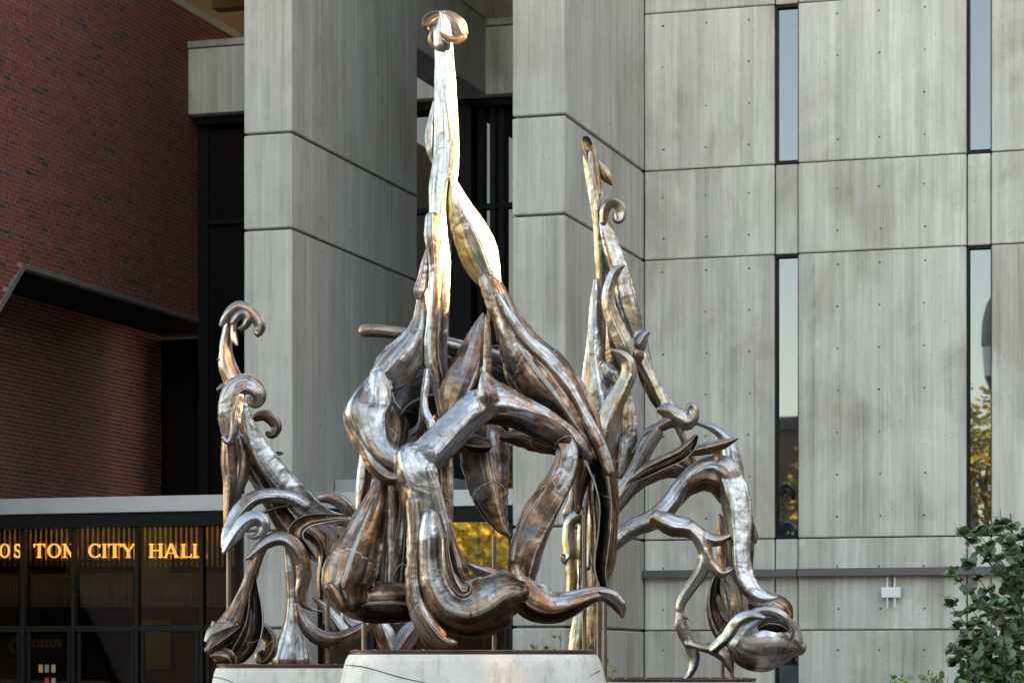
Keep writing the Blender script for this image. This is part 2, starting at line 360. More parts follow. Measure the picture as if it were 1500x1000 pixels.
# brick unit meshes with seven fired tones
def unit(l, h, t, tone):
    m = mesh('brick', bv((-.012, -l/2, -h/2), (.002, l/2, h/2)), BF, M['brick'])
    at = m.attributes.new('tone', 'FLOAT', 'POINT'); at.data.foreach_set('value', [tone]*8); return m
BL, BH, JT, HJ = .174, .051, .0105, .018
def lay(parent, face, v0, v1, z0, z1, inside, near):
    units = {}; allb = []; r = 0; z = z0+BH/2
    while z < z1:
        v = v0+(BL+HJ)*(.5 if r % 2 else 0); head = (r % 6 == 5)
        l = BL/2-HJ/2 if head else BL
        while v < v1:
            if inside(v, z): allb.append((v, z, l, random.choices([0,.15,.3,.45,.55,.65,.75,.88,1], [3,4,5,5,4,3,2.5,.9,.4])[0]))
            v += l+HJ
        z += BH+JT; r += 1
    allb.sort(key=near)
    for (v, z, l, t) in allb[:300]:
        key = (round(l, 3), t)
        if key not in units: units[key] = unit(l, BH, .012, t)
        o = link(bpy.data.objects.new('brick', units[key]), parent); o.location = (face+random.uniform(-.0015,.0015), v, z)
    mb = MB()
    for (v, z, l, t) in allb[300:]:
        e = random.uniform(-.0015, .0015)
        mb.box((face-.012+e, v-l/2, z-BH/2), (face+.002+e, v+l/2, z+BH/2), t)
    mb.build('bricks', M['brick'], parent, attr='tone')['kind'] = 'stuff'
lay(bw, UB, 28.6, 38.2, 4.3, 11.28, lambda v, z: z > 6.83 and v < 38.1 or (v < 30.6 and z > 6.88-(30.6-v)*.964), lambda b: b[0] if b[1] < 11 else 99)
# pale concrete edge under the overhang
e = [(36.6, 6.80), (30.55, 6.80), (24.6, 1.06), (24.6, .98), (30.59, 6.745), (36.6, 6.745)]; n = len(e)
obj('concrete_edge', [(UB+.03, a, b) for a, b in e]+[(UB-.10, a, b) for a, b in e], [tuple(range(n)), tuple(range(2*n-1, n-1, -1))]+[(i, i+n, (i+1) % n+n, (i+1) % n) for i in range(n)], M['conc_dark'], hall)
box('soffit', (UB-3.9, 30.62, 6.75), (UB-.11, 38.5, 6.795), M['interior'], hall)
box('wall_coping', (UB-.5, 30, 11.305), (UB+.04, 38.3, 11.42), M['pier'], hall, .01)
UB2 = -17.3; vE = on_u(236, UB2)[0]
bw2 = box('brick_wall', (UB2-2, 26, 0), (UB2-.004, vE, 6.795), M['mortar'], hall)
lay(bw2, UB2, 30.8, vE-.05, 3.3, 6.78, lambda v, z: True, lambda b: b[0]+(0 if b[1] > 3.75 else 9))
box('dark_recess_wall', (UB2-2, vE+.01, 0), (-16.0, vE+.3, 6.69), M['interior'], hall)
box('wall_rail', (on_v(945, VW)[0], VW-.14, 2.705), (on_v(1169.5, VW)[0], VW-.006, 2.80), M['rail'], hall, .006)
box('wall_rail', (on_v(1170.5, VW)[0], VW-.14, 2.707), (on_v(1170.5, VW)[0]+12, VW-.006, 2.803), M['rail'], hall, .006)

# wireless access point on the wall
apu, apY = on_v(1306.5, VW); apz = zz(867.5, apY)
ap = tag(empty('access_point', (apu*CT+(VW-.07)*ST, -apu*ST+(VW-.07)*CT, apz), -TH), 'small white wireless box with four rod antennas on concrete wall', 'access point')
box('housing', (-.118, -.03, -.064), (.118, .03, .064), M['white_plastic'], ap, .008)
box('bracket', (-.04, .03, -.05), (.04, .064, .05), M['rail'], ap)
t_ = MB(); tube(t_, [(.0,.04,.05),(.01,.05,.12),(-.005,.062,.20),(0,.064,.26)], .005, 6); t_.build('cable', M['black'], ap, 40)
for sx in (-.045, .045):
    for s in (1, -1):
        t_ = MB(); tube(t_, [(sx, 0, s*.064), (sx, 0, s*.10), (sx, 0, s*.19)], [.013,.013,.010], 10); t_.build('antenna', M['white_plastic'], ap, 40)

# ------------------------------------------------------------------ entrance pavilion
VV = 29.15
ent = tag(empty('entrance_pavilion', (0,0,0), -TH), 'low dark glass entrance pavilion with pale grey metal roof edge', 'entrance')
uv = lambda x, v=VV: on_v(x, v)[0]
UL, UR = uv(-260), P2[0]-.01
ranges = [(UL, P1[0]-.006), (P1[1]+.008, UR)]
for (a, b) in ranges:
    box('roof_fascia', (a, VV-.14, 3.47), (b, VV+.02, 3.665), M['fascia'], ent, .008)
    box('roof_edge', (a, VV-.10, 3.30), (b, VV+.10, 3.465), M['black'], ent)
    box('roof_deck', (a, VV+.03, 3.50), (b, 36.1, 3.60), M['fascia'], ent)
box('roof_skylight', (uv(468), VV+.5, 3.67), (uv(640), VV+3, 3.86), M['fascia'], ent, .01)
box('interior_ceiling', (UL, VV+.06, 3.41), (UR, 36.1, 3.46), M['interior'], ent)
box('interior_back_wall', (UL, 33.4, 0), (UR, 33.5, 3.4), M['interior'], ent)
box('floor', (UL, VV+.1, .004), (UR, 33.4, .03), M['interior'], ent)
mx = [-240, -160, -72, 33, 107, 200, 295, 356, 466, 545, 652, 748]
ztr = zz(919, 31.5)
for i, x in enumerate(mx):
    u = uv(x); wdt = .022 if x not in (33,) else .028
    box('mullion', (u-wdt, VV-.01, .02), (u+wdt, VV+.09, 3.40), M['bronze'], ent)
for (x0, x1) in zip(mx[:-1], mx[1:]):
    if x0 == 356: continue
    a, b = uv(x0)+.05, uv(x1)-.03
    box('transom', (a-.02, VV, ztr-.035), (b, VV+.085, ztr+.035), M['bronze'], ent)
    box('glass_panel', (a, VV+.03, ztr+.04), (b, VV+.042, 3.39), M['coated' if x0 > 400 else 'clear'], ent)
    dr = box('door', (a, VV+.03, .05), (b, VV+.042, ztr-.04), M['clear'], ent)
    for s in (a+.02, b-.04): box('stile', (s-.02, VV+.02, .05), (s+.02, VV+.055, ztr-.042), M['bronze'], dr)
# slat screen behind the letters
VL = 30.55
ss = tag(empty('slat_screen', (0,0,0), -TH), 'row of vertical gold slats behind lit letters inside entrance', 'screen')
sm = {}
def slats(x0, x1, step, ya, yb, vpl, jitter=True):
    x = x0; k = 0
    while x < x1:
        u, Y = on_v(x, vpl); z1 = zz(ya, Y); z0 = zz(yb, Y)
        o = link(bpy.data.objects.new('slat', sm.setdefault(round(z1-z0, 1), mesh('slat', bv((-.014,-.03,0),(.014,.03,round(z1-z0,1))), BF, M['gold']))), ss)
        o.location = (u, vpl, z0); x += step; k += 1
slats(-60, 345, 7.6, 757, 829, VL); slats(470, 760, 7.6, 752, 838, VL)
box('screen_rail', (uv(-60, VL), VL-.05, zz(832, 33)-.04), (uv(345, VL), VL+.05, zz(832, 33)), M['bronze'], ss)
box('screen_rail', (uv(470, VL), VL-.05, zz(840, 32)-.04), (uv(760, VL), VL+.05, zz(840, 32)), M['bronze'], ss)
cu = 0
for (x0, x1), wd_ in zip(((-60,28),(46,105),(118,195),(208,292),(303,345)), ('below the lit letters BOS', 'below the lit letters TON', 'below the lit word CITY', 'below the lit word HALL', 'beyond the lit word HALL by the pier')):
    mb = MB(); nn = 60; vs = []
    for k in range(nn+1):
        x = x0+(x1-x0)*k/nn; u, Y = on_v(x, VL+.5); dv = .03*math.sin(k*1.9)+.015*math.sin(k*.7)
        vs += [(u, VL+.5+dv, zz(889, Y)), (u, VL+.5+dv, zz(836, Y))]
    c = obj('curtain', vs, [(2*k, 2*k+2, 2*k+3, 2*k+1) for k in range(nn)], M['curtain'], None, 60)
    sd = c.modifiers.new('thickness', 'SOLIDIFY'); sd.thickness = .008
    c.rotation_euler = (0,0,-TH); tag(c, 'pleated grey curtain '+wd_, 'curtain', 'curtains inside the entrance')
# letters: strokes with serifs, one mesh each
def seg(mb, a, b, wd, d=.02):
    a = Vector(a); b = Vector(b); t = (b-a).normalized(); nrm = Vector((-t.y, t.x))*wd/2
    q = [a-nrm, b-nrm, b+nrm, a+nrm]
    # make counter clockwise order robust
    mb.add([(p.x, -d, p.y) for p in q]+[(p.x, 0, p.y) for p in q], [(0,1,2,3),(7,6,5,4),(0,4,5,1),(1,5,6,2),(2,6,7,3),(3,7,4,0)])
def arc(mb, cx, cy, rx, ry, a0, a1, w0, w1, nseg=22, d=.02):
    vs = []; fs = []
    for k in range(nseg+1):
        a = R(a0+(a1-a0)*k/nseg); ww = w0+(w1-w0)*abs(math.cos(a))
        for rr in (1, 0):
            X = cx+math.cos(a)*(rx-(0 if rr else ww)); Yy = cy+math.sin(a)*(ry-(0 if rr else w0+(w1-w0)*.25))
            vs += [(X, -d, Yy), (X, 0, Yy)]
    for k in range(nseg):
        i = 4*k; j = i+4
        fs += [(i, j, j+2, i+2), (i+1, i+3, j+3, j+1), (i, i+1, j+1, j), (i+2, j+2, j+3, i+3)]
    mb.add(vs, fs)
def glyph(ch):
    mb = MB(); T, t, s = .17, .10, .05
    def serif(x, y, w=.34): seg(mb, (x-w/2, y), (x+w/2, y), .06)
    if ch == 'O': arc(mb, .5, .5, .5, .52, 0, 360, .09, .18)
    if ch == 'C': arc(mb, .5, .5, .5, .52, 45, 315, .09, .18); seg(mb, (.83,.70), (.87,.95), .07); seg(mb, (.83,.28), (.88,.06), .07)
    if ch == 'S':
        arc(mb, .33, .74, .30, .27, 20, 250, .12, .15); arc(mb, .33, .26, .32, .28, -160, 75, .12, .15); seg(mb, (.2,.56), (.46,.44), .15); seg(mb, (.60,.70),(.62,.95),.06); seg(mb, (.05,.05),(.05,.30),.06)
    if ch == 'T': seg(mb, (.38,0), (.38,1), T); seg(mb, (0,.95), (.76,.95), t); seg(mb, (.03,.98), (.03,.74), .06); seg(mb, (.73,.98), (.73,.74), .06); serif(.38, .03)
    if ch == 'N': seg(mb, (.1,0), (.1,1), t); seg(mb, (.08,.98), (.72,.02), T); seg(mb, (.72,0), (.72,1), t); serif(.1,.03); serif(.72,.97); serif(.02,.97,.2)
    if ch == 'I': seg(mb, (.17,0), (.17,1), T); serif(.17,.03); serif(.17,.97)
    if ch == 'Y': seg(mb, (.42,0), (.42,.5), T); seg(mb, (.42,.45), (.06,.97), T); seg(mb, (.42,.45), (.80,.97), t); serif(.42,.03); serif(.08,.97,.3); serif(.79,.97,.28)
    if ch == 'H': seg(mb, (.14,0), (.14,1), T); seg(mb, (.74,0), (.74,1), T); seg(mb, (.14,.52), (.74,.52), t); [serif(x, y) for x in (.14,.74) for y in (.03,.97)]
    if ch == 'A': seg(mb, (.08,0), (.44,1), t); seg(mb, (.44,1), (.82,0), T); seg(mb, (.2,.33), (.7,.33), t*.9); serif(.07,.03,.26); serif(.82,.03,.3)
    if ch == 'L': seg(mb, (.14,0), (.14,1), T); seg(mb, (.14,.05), (.66,.05), t); seg(mb, (.64,.02), (.66,.28), .06); serif(.14,.97); serif(.14,.03)
    if ch == 'B':
        seg(mb, (.14,0), (.14,1), T); arc(mb, .3, .75, .30, .25, -90, 90, .09, .17); arc(mb, .3, .27, .36, .27, -90, 90, .09, .17); seg(mb, (.05,.96),(.32,.96),.08); seg(mb,(.05,.04),(.32,.04),.08); seg(mb,(.14,.5),(.32,.5),.08)
    return mb
adv = dict(O=1, C=.92, S=.66, T=.76, N=.82, I=.34, Y=.84, H=.88, A=.88, L=.68, B=.68)
lets = [('B',-18,-5),('O',0,15),('S',21,31.5),('T',50,66),('O',70,90),('N',93.5,108),('C',130,148),('I',150,157),('T',159,178),('Y',179,198),('H',219,239),('A',241,261),('L',266,281),('L',283,297)]
sg = tag(empty('entrance_sign', (0,0,0), -TH), 'glowing golden letters reading BOSTON CITY HALL behind entrance glass', 'sign')
VT = VL-.10
for ch, xa, xb in lets:
    ua, Ya = on_v(xa, VT); ub, Yb = on_v(xb, VT); z0, z1 = zz(816.5, Ya), zz(796, Ya)
    g = glyph(ch); sx_ = (ub-ua)/adv[ch]
    g.v = [(x*sx_, y, z*(z1-z0)) for x, y, z in g.v]
    o = g.build('letter', M['letter'], sg); o.location = (ua, VT, z0)
box('sign_rail', (on_v(-30, VT)[0], VT+.005, zz(816.5, 33)-.03), (on_v(300, VT)[0], VT+.03, zz(816.5, 33)-.012), M['bronze'], sg)
# warm lamp over the slats
def strip_lamp(x0, x1, label, power):
    ua, ub = on_v(x0, VL)[0], on_v(x1, VL)[0]; uc = (ua+ub)/2
    t = tag(empty('strip_lamp', (uc*CT+(VL-.75)*ST, -uc*ST+(VL-.75)*CT, 3.405), -TH), label, 'lamp')
    box('lamp_body', ((ua-ub)/2, -.05, -.02), ((ub-ua)/2, .05, .004), M['bronze'], t)
    box('diffuser', ((ua-ub)/2+.02, -.04, -.03), ((ub-ua)/2-.02, .04, -.021), M['lamp'], t)
    l = bpy.data.lights.new('lamp_light', 'AREA'); l.shape = 'RECTANGLE'; l.size = ub-ua; l.size_y = .1; l.energy = power; l.color = (1,.66,.30)
    lo = bpy.data.objects.new('lamp_light', l); link(lo, t); lo.location = (0, 0, -.06); lo.rotation_euler = (R(35), 0, 0)
strip_lamp(-40, 340, 'long ceiling strip lamp over gold slats left of pier', .14)
strip_lamp(480, 745, 'ceiling strip lamp over gold slats between the piers', .5)
uL_, YL_ = on_v(490.5, VL-.4)
tl = tag(empty('tube_lamp', (uL_*CT+(VL-.4)*ST, -uL_*ST+(VL-.4)*CT, zz(820, YL_)), -TH), 'short glowing vertical tube lamp inside entrance', 'lamp')
t_ = MB(); tube(t_, [(0,0,.01),(0,0,.27)], .02, 10); t_.build('tube', M['lamp'], tl, 40)
box('bracket', (-.025,-.02,-.02), (.025,.02,.01), M['bronze'], tl); box('bracket', (-.025,-.02,.27), (.025,.02,.30), M['bronze'], tl)
t_ = MB(); tube(t_, [(0,0,.3),(0,0,3.41-zz(820, YL_))], .008, 6); t_.build('stem', M['bronze'], tl, 40)
# dim lobby sign, notice screen
def lobby(x, y, v): u, Y = on_v(x, v); return u, zz(y, Y)
VD = 30.0
ds = tag(empty('lobby_sign', (0,0,0), -TH), 'dim lobby board reading BOSTON beside a round seal', 'sign')
u0, z0 = lobby(10, 962, VD+.03); u1, z1 = lobby(96, 930, VD+.03)
box('board', (u0, VD+.03, z0), (u1, VD+.06, z1), M['bronze'], ds)
x = 40
for ch in 'BOSTON':
    g = glyph(ch); ua, zb = lobby(x, 948, VD); zt_ = lobby(x, 936, VD)[1]; s_ = (zt_-zb)*.78
    g.v = [(a*s_, b, c*(zt_-zb)) for a, b, c in g.v]; o = g.build('letter', M['dim_letter'], ds); o.location = (ua, VD+.028, zb); x += adv[ch]*8.6+1.4
sb = MB(); uc, zc = lobby(21, 945, VD); arc(sb, 0, 0, .08, .10, 0, 360, .015, .015, 24); arc(sb, 0, 0, .045, .06, 0, 360, .012, .012, 20); o = sb.build('seal', M['dim_letter'], ds); o.location = (uc, VD+.028, zc)
box('support', (u0+.3, VD+.035, .03), (u0+.35, VD+.055, z0), M['bronze'], ds); box('support', (u1-.35, VD+.035, .03), (u1-.3, VD+.055, z0), M['bronze'], ds)
nb = tag(empty('notice_screen', (0,0,0), -TH), 'lit notice screen with small coloured tiles inside entrance door', 'screen')
ua, zb = lobby(24, 1060, VD-.1); ub, zt_ = lobby(84, 968, VD-.1)
box('screen_body', (ua, VD-.1, zb), (ub, VD-.05, zt_), M['black'], nb); box('stand', (ua+.15, VD-.09, .03), (ub-.15, VD-.06, zb), M['black'], nb)
tiles = [((.12,.96),(.1,.6,.15)),((.12,.84),(.10,.45,.15)),((.12,.70),(.6,.1,.08)),((.55,.95),(.75,.55,.15)),((.70,.95),(.25,.45,.55)),((.86,.95),(.5,.5,.5)),((.70,.74),(.75,.08,.08)),((.86,.74),(.5,.5,.45)),((.70,.48),(.2,.3,.6)),((.86,.48),(.5,.2,.4)),((.22,.97),(.55,.50,.42)),((.22,.50),(.6,.6,.6))]
for i, ((fx, fz), c) in enumerate(tiles):
    a = ua+(ub-ua)*fx; b = zb+(zt_-zb)*fz
    box('tile', (a, VD-.106, b-.10), (a+.055, VD-.1005, b), emit('tile_%d' % i, c, .10), nb)

# ------------------------------------------------------------------ sculptures
def catmull(P, step):
    out = []
    for i in range(len(P)-1):
        p0 = P[max(i-1,0)]; p1 = P[i]; p2 = P[i+1]; p3 = P[min(i+2,len(P)-1)]
        L = math.hypot(p2[0]-p1[0], p2[1]-p1[1]); n = max(2, int(L/step))
        for k in range(n):
            t = k/n; out.append(tuple(.5*((2*b)+(-a+c)*t+(2*a-5*b+4*c-d)*t*t+(-a+3*b-3*c+d)*t**3) for a, b, c, d in zip(p0, p1, p2, p3)))
    out.append(tuple(P[-1])); return out
WS = 1.0; TS = 0.
def limb(root, name, pts, Y0, d=0., d1=None, k=.8, p=1.28, rot=0., twist=0., tone=.2, tone1=None, gold=0., kind='bone', gap=110, step=2.2, wob=.10, ridge=None, edge=1.):
    """pts: photo x, y, half width in pixels, optional extra depth; swept as a folded-sheet tube at the sculpture's own distance"""
    if d1 is None: d1 = d
    if tone1 is None: tone1 = tone
    tone += TS; tone1 += TS
    N = len(pts); P = []
    for i, q in enumerate(pts):
        f = i/(N-1); P.append((q[0], q[1], q[2]*WS, d+(d1-d)*f+(q[3] if len(q) > 3 else 0), tone+(tone1-tone)*f))
    Q = catmull(P, step)
    C = [px(q[0], q[1], Y0+q[3]) for q in Q]; W_ = [max(.8, q[2])*(Y0+q[3])/F for q in Q]
    # rounded ends
    T0 = (C[0]-C[1]).normalized(); T1 = (C[-1]-C[-2]).normalized(); tn = [q[4] for q in Q]
    e0 = [(C[0]+T0*W_[0]*a*.8, W_[0]*b) for a, b in ((1,.12),(.85,.55),(.5,.87))]; e1 = [(C[-1]+T1*W_[-1]*a*.8, W_[-1]*b) for a, b in ((.5,.87),(.85,.55),(1,.12))]
    C = [a for a, _ in e0]+C+[a for a, _ in e1]; W_ = [b for _, b in e0]+W_+[b for _, b in e1]; tn = [tn[0]]*3+tn+[tn[-1]]*3
    # profile
    prof = []
    if kind == 'trough':
        h = gap/2; m_ = 11
        for i in range(m_): a = R(h+(360-2*h)*i/(m_-1)); prof.append((math.cos(a), math.sin(a), i/(m_-1)*.7))
        for i in range(m_-1, -1, -1): a = R(h+(360-2*h)*i/(m_-1)); prof.append((.86*math.cos(a), .86*math.sin(a), .7+.3*(1-i/(m_-1))))
    else:
        m_ = 20
        for i in range(m_):
            a = 2*math.pi*i/m_; c, s = math.cos(a), math.sin(a)
            prof.append((math.copysign(abs(c)**(2/p), c), math.copysign(abs(s)**(2/p), s), i/m_))
    fq = [random.uniform(-.24,.24) for _ in range(4)]; ridge = random.uniform(-.35,.35) if ridge is None else ridge
    m_ = len(prof); vs = []; tones = []; lens = []; cas = []; sas = []; seams = []; L = 0; sd = random.uniform(0, 99); fs = []
    Tprev = None
    for i in range(len(C)):
        T = C[min(i+1,len(C)-1)]-C[max(i-1,0)]
        T = T.normalized() if T.length > 1e-9 else Tprev
        Tprev = T
        A = T.cross(Vector((0,1,0)))
        A = A.normalized() if A.length > 1e-6 else Vector((1,0,0)); B = T.cross(A).normalized()
        if i: L += (C[i]-C[i-1]).length
        ra = R(rot+twist*i/len(C)); cr, sr = math.cos(ra), math.sin(ra)
        loc = [(x*cr-y*sr, (x*sr+y*cr)*k) for x, y, _ in prof]
        if kind != 'trough':
            rg = ridge+.35*noise.noise((L*1.6, sd, 3.))
            loc = [(a+rg*b*(1-min(1, abs(a)))/max(k, .2), b) for a, b in loc]
        mxw = max(abs(a) for a, _ in loc) if kind != 'trough' else 1.
        sc = W_[i]/max(mxw, .35)
        for j, (a, b) in enumerate(loc):
            nz = 1+wob*(noise.noise((L*3.2/max(.3, 1), math.cos(j/m_*6.283)*1.3+sd, math.sin(j/m_*6.283)*1.3)))
            if kind != 'trough' and j in (0, 10) and p < 1.9: nz *= 1+edge*(.06+.07*noise.noise((L*16, j, sd))+.05*noise.noise((L*50, j, sd)))
            vs.append(C[i]+(A*a+B*b)*sc*nz); tones.append(tn[i]+(.35 if kind == 'trough' and j >= m_//2 else 0)+(fq[int(prof[j][2]*3.999)] if kind != 'trough' else 0)); lens.append(L+sd); aa = 6.2832*j/m_; cas.append(math.cos(aa)); sas.append(math.sin(aa)); seams.append(1. if (j % 5 == 0 and kind != 'trough') or (kind == 'trough' and j in (0, 10, 11, m_-1)) else 0.)
    for i in range(len(C)-1):
        for j in range(m_):
            a, b = i*m_+j, i*m_+(j+1) % m_; fs.append((a, b, b+m_, a+m_))
    fs.append(tuple(range(m_))[::-1]); fs.append(tuple(range((len(C)-1)*m_, len(C)*m_)))
    o = obj(name, vs, fs, M['metal'], root, 32)
    for nm, dat in (('tone', tones), ('len', lens), ('ca', cas), ('sa', sas), ('seam', seams), ('gold', [gold*.7]*len(vs))):
        at = o.data.attributes.new(nm, 'FLOAT', 'POINT'); at.data.foreach_set('value', dat)
    return o
from mathutils.kdtree import KDTree
def fuse(name, parts, vox=.008, it=3):
    """weld several limbs into one continuous skin with fillets at the joints"""
    root = parts[0].parent; vs = []; fs = []; A = {k: [] for k in ('tone','len','ca','sa','seam','gold')}
    for o in parts:
        n0 = len(vs); vs += [v.co.copy() for v in o.data.vertices]; fs += [tuple(i+n0 for i in p.vertices) for p in o.data.polygons]
        for k in A: A[k] += [d.value for d in o.data.attributes[k].data]
    for o in parts: bpy.data.objects.remove(o)
    t = obj(name, vs, fs, M['metal'], root); m = t.modifiers.new('weld', 'REMESH'); m.mode = 'VOXEL'; m.voxel_size = vox; m.use_smooth_shade = True
    sm_ = t.modifiers.new('fillet', 'SMOOTH'); sm_.factor = .5; sm_.iterations = it
    dg = bpy.context.evaluated_depsgraph_get(); dg.update(); nm = bpy.data.meshes.new_from_object(t.evaluated_get(dg)); t.modifiers.clear(); t.data = nm
    kd = KDTree(len(vs))
    for i, v in enumerate(vs): kd.insert(v, i)
    kd.balance(); near = [kd.find_n(v.co, 4) for v in nm.vertices]
    for k in A:
        at = nm.attributes.get(k) or nm.attributes.new(k, 'FLOAT', 'POINT'); at.data.foreach_set('value', [A[k][q[0][1]] if k == 'len' else sum(A[k][i]/(d+.004) for _, i, d in q)/sum(1/(d+.004) for _, i, d in q) for q in near])
    if not nm.materials: nm.materials.append(M['metal'])
    for p in nm.polygons: p.use_smooth = True
    return t
def post(root, x, y0, ztop, Y, r=3.4):
    a = px(x, y0, Y); b = Vector((a.x, a.y, ztop)); mb = MB(); tube(mb, [a, (a+b)/2, b], r*Y/F, 12); o = mb.build('post', M['pole'], root, 40)
    cb = MB(); tube(cb, [b, b+Vector((0,0,.012))], r*Y/F*2.1, 12); cb.build('foot_flange', M['plate'], o, 40)

def plinth(cx, halfpx, Y0, ytop, depth, label, grooves=True):
    t = tag(empty('plinth', (px(cx, 970, Y0).x, Y0, 0)), label, 'plinth', 'white sculpted plinths under the metal figures')
    top = zz(ytop, Y0); hw = halfpx*Y0/F; hd = depth
    NP = 64; rows = [(0, 1.06), (.25, 1.10), (.6, 1.09), (.85, 1.05), (.94, 1.018), (.975, 1.0), (1., .975)]
    rows = [(a*top, b) for a, b in rows]; vs = []; fs = []
    def ring(s, k):
        a = 2*math.pi*k/NP; c, q = math.cos(a), math.sin(a); e = .45
        return math.copysign(abs(c)**e, c)*hw*s, math.copysign(abs(q)**e, q)*hd*s
    # denser rows by interpolation
    rr = []
    for i in range(len(rows)-1):
        for q in range(4): f = q/4; rr.append((rows[i][0]+(rows[i+1][0]-rows[i][0])*f, rows[i][1]+(rows[i+1][1]-rows[i][1])*f))
    rr.append(rows[-1])
    for (z, s) in rr:
        for k in range(NP):
            x, y = ring(s+.012*noise.noise((z*2, k*.3, cx)), k); vs.append((x, y, z))
    for i in range(len(rr)-1):
        for k in range(NP):
            a, b = i*NP+k, i*NP+(k+1) % NP; fs.append((a, b, b+NP, a+NP))
    fs.append(tuple(range((len(rr)-1)*NP, len(rr)*NP))); fs.append(tuple(range(NP))[::-1])
    o = obj('plinth_body', vs, fs, M['plinth'], t, 50)
    # incised curves
    def surf(fx, z):
        s = 1.
        for i in range(len(rows)-1):
            if rows[i][0] <= z <= rows[i+1][0]: f = (z-rows[i][0])/(rows[i+1][0]-rows[i][0]); s = rows[i][1]+(rows[i+1][1]-rows[i][1])*f
        x = fx*hw*s; c = min(.9999, abs(fx)); c = c**(1/.45); q = math.sqrt(max(0, 1-c*c))**.45
        return (x, -q*hd*s+.0015, z)
    for (pts) in ([(-.97,.955),(-.8,.945),(-.5,.90),(-.15,.855),(.2,.80),(.5,.72),(.7,.6)], [(.96,.93),(.85,.90),(.72,.83),(.6,.72),(.52,.55)], [(-.93,.72),(-.90,.82),(-.86,.86),(-.82,.82),(-.80,.70)]):
        mb = MB(); qq = catmull([(a*100, b*100) for a, b in pts], 3); tube(mb, [surf(a/100, b/100*top) for a, b in qq], .0045, 6); mb.build('incised_line', M['groove'], t, 60)
    return t, top, hw, hd
def baseplate(root, cx, Y0, top, hw, hd):
    x = px(cx, 970, Y0).x; NP = 64; vs = []
    for z in (top+.003, top+.022):
        for k in range(NP):
            a = 2*math.pi*k/NP; c, q = math.cos(a), math.sin(a); vs.append((x+math.copysign(abs(c)**.45, c)*hw*.96, Y0+math.copysign(abs(q)**.45, q)*hd*.96, z))
    o = obj('base_plate', vs, [(k, (k+1) % NP, NP+(k+1) % NP, NP+k) for k in range(NP)]+[tuple(range(NP, 2*NP)), tuple(range(NP))[::-1]], M['plate'], root)
    mb = MB()
    for k in range(4):   # raised rim
        pass
    tube(mb, [Vector(v)+Vector((0,0,.004)) for v in vs[NP:]]+[Vector(vs[NP])+Vector((0,0,.004))], .009, 6); mb.build('rim', M['plate'], o, 40)
    for k in range(12):
        a = -math.pi*(k+.5)/12; c, q = math.cos(a), math.sin(a); b = MB()
        P = Vector((x+math.copysign(abs(c)**.45, c)*hw*.93, Y0+math.copysign(abs(q)**.45, q)*hd*.93, top+.02)); tube(b, [P, P+Vector((0,0,.012)), P+Vector((0,0,.018))], [.014,.014,.007], 8); b.build('bolt', M['stud'], o, 40)

YC, YL, YR = 20.0, 22.0, 22.4
# ---- centre figure
pc, topc, hwc, hdc = plinth(694, 184, YC, 958.5, .95, 'largest white sculpted plinth under the tall copper and steel sculpture')
sc = tag(empty('sculpture', (px(694, 970, YC).x, YC, topc)), 'tall copper and steel sculpture with arching limbs and a bright sunlit mast', 'sculpture')
sc_loc = sc.location.copy()
def mk(root, Y0, off):
    def f(name, pts, **kw): return limb(root, name, pts, Y0, **kw)
    return f
sc.location = (0,0,0)
c = mk(sc, YC, 0); WS = 1.07; TS = .03
c('mast', [(650,34,10),(649,55,12),(651,90,13),(652,125,15),(653,160,16),(654,200,17),(653,240,18),(648,275,18),(645,320,15),(644,370,15),(643,420,15),(642,470,14),(640,510,14),(642,545,13),(647,580,10),(650,612,7),(650,628,3)], tone=.12, tone1=.2, k=.62, ridge=.2, wob=.04, p=1.06, edge=.25)
c('mast_strap', [(633,318,9),(634,345,11,-.02),(637,385,8),(637,430,8),(634,470,8),(632,505,9),(634,535,10),(641,562,8),(647,590,5)], d=-.12, tone=.25, tone1=.30, k=.5, rot=10)
c('head', [(646,22,7),(648,34,11),(648,50,12),(649,66,12)], d=-.04, k=.7, tone=.2, ridge=0)
c('head_beak', [(648,22,5),(638,25,8),(629,31,9),(625,38,6),(626,43,2)], d=-.05, k=.5, tone=.3, tone1=.5, ridge=.3)
c('head_curl', [(650,22,6),(660,28,10),(669,38,12),(675,49,10)], d=-.03, k=.6, tone=.3, ridge=.3)
c('head_lip', [(680,53,4),(672,58,5),(660,58,5),(651,53,4),(645,48,1.5)], d=-.12, k=.5, tone=.35, gold=.4)
c('scroll', [(637,42,3.5),(632,50,3.5),(631,60,3.5),(636,70,3)], d=-.02, tone=.35, gold=.5, k=.7)
c('leaf', [(637,150,3),(633,175,5),(630,200,7),(631,222,5),(634,238,2)], d=.02, k=.4, tone=.15)
c('leaf', [(628,358,3),(622,385,8),(617,410,10),(612,426,10),(612,434,6)], d=-.08, k=.45, kind='trough', rot=200, gap=150, tone=.1)
f1 = c('arm', [(620,425,8),(619,450,11),(616,475,14),(606,500,20),(590,525,28),(572,546,28),(556,562,20)], d=.0, d1=-.10, tone=.35, tone1=.2, rot=20)
f2 = c('shoulder', [(566,548,10),(556,560,18),(545,582,26),(540,606,31),(546,632,23),(557,655,18),(577,670,17),(602,674,19),(625,668,20)], d=-.1, d1=-.5, tone=.02, tone1=.12, rot=25, twist=40, wob=.16)
f8 = c('shoulder_lobe', [(553,550,11),(556,570,16),(557,595,16),(553,622,9),(552,640,3)], d=-.28, d1=-.32, k=.6, tone=.0)
c('shoulder_edge', [(508,597,4),(513,614,9),(525,635,12),(538,656,12),(550,680,12),(570,697,12),(590,700,9)], d=-.22, d1=-.46, k=.7, tone=.55, tone1=.4)
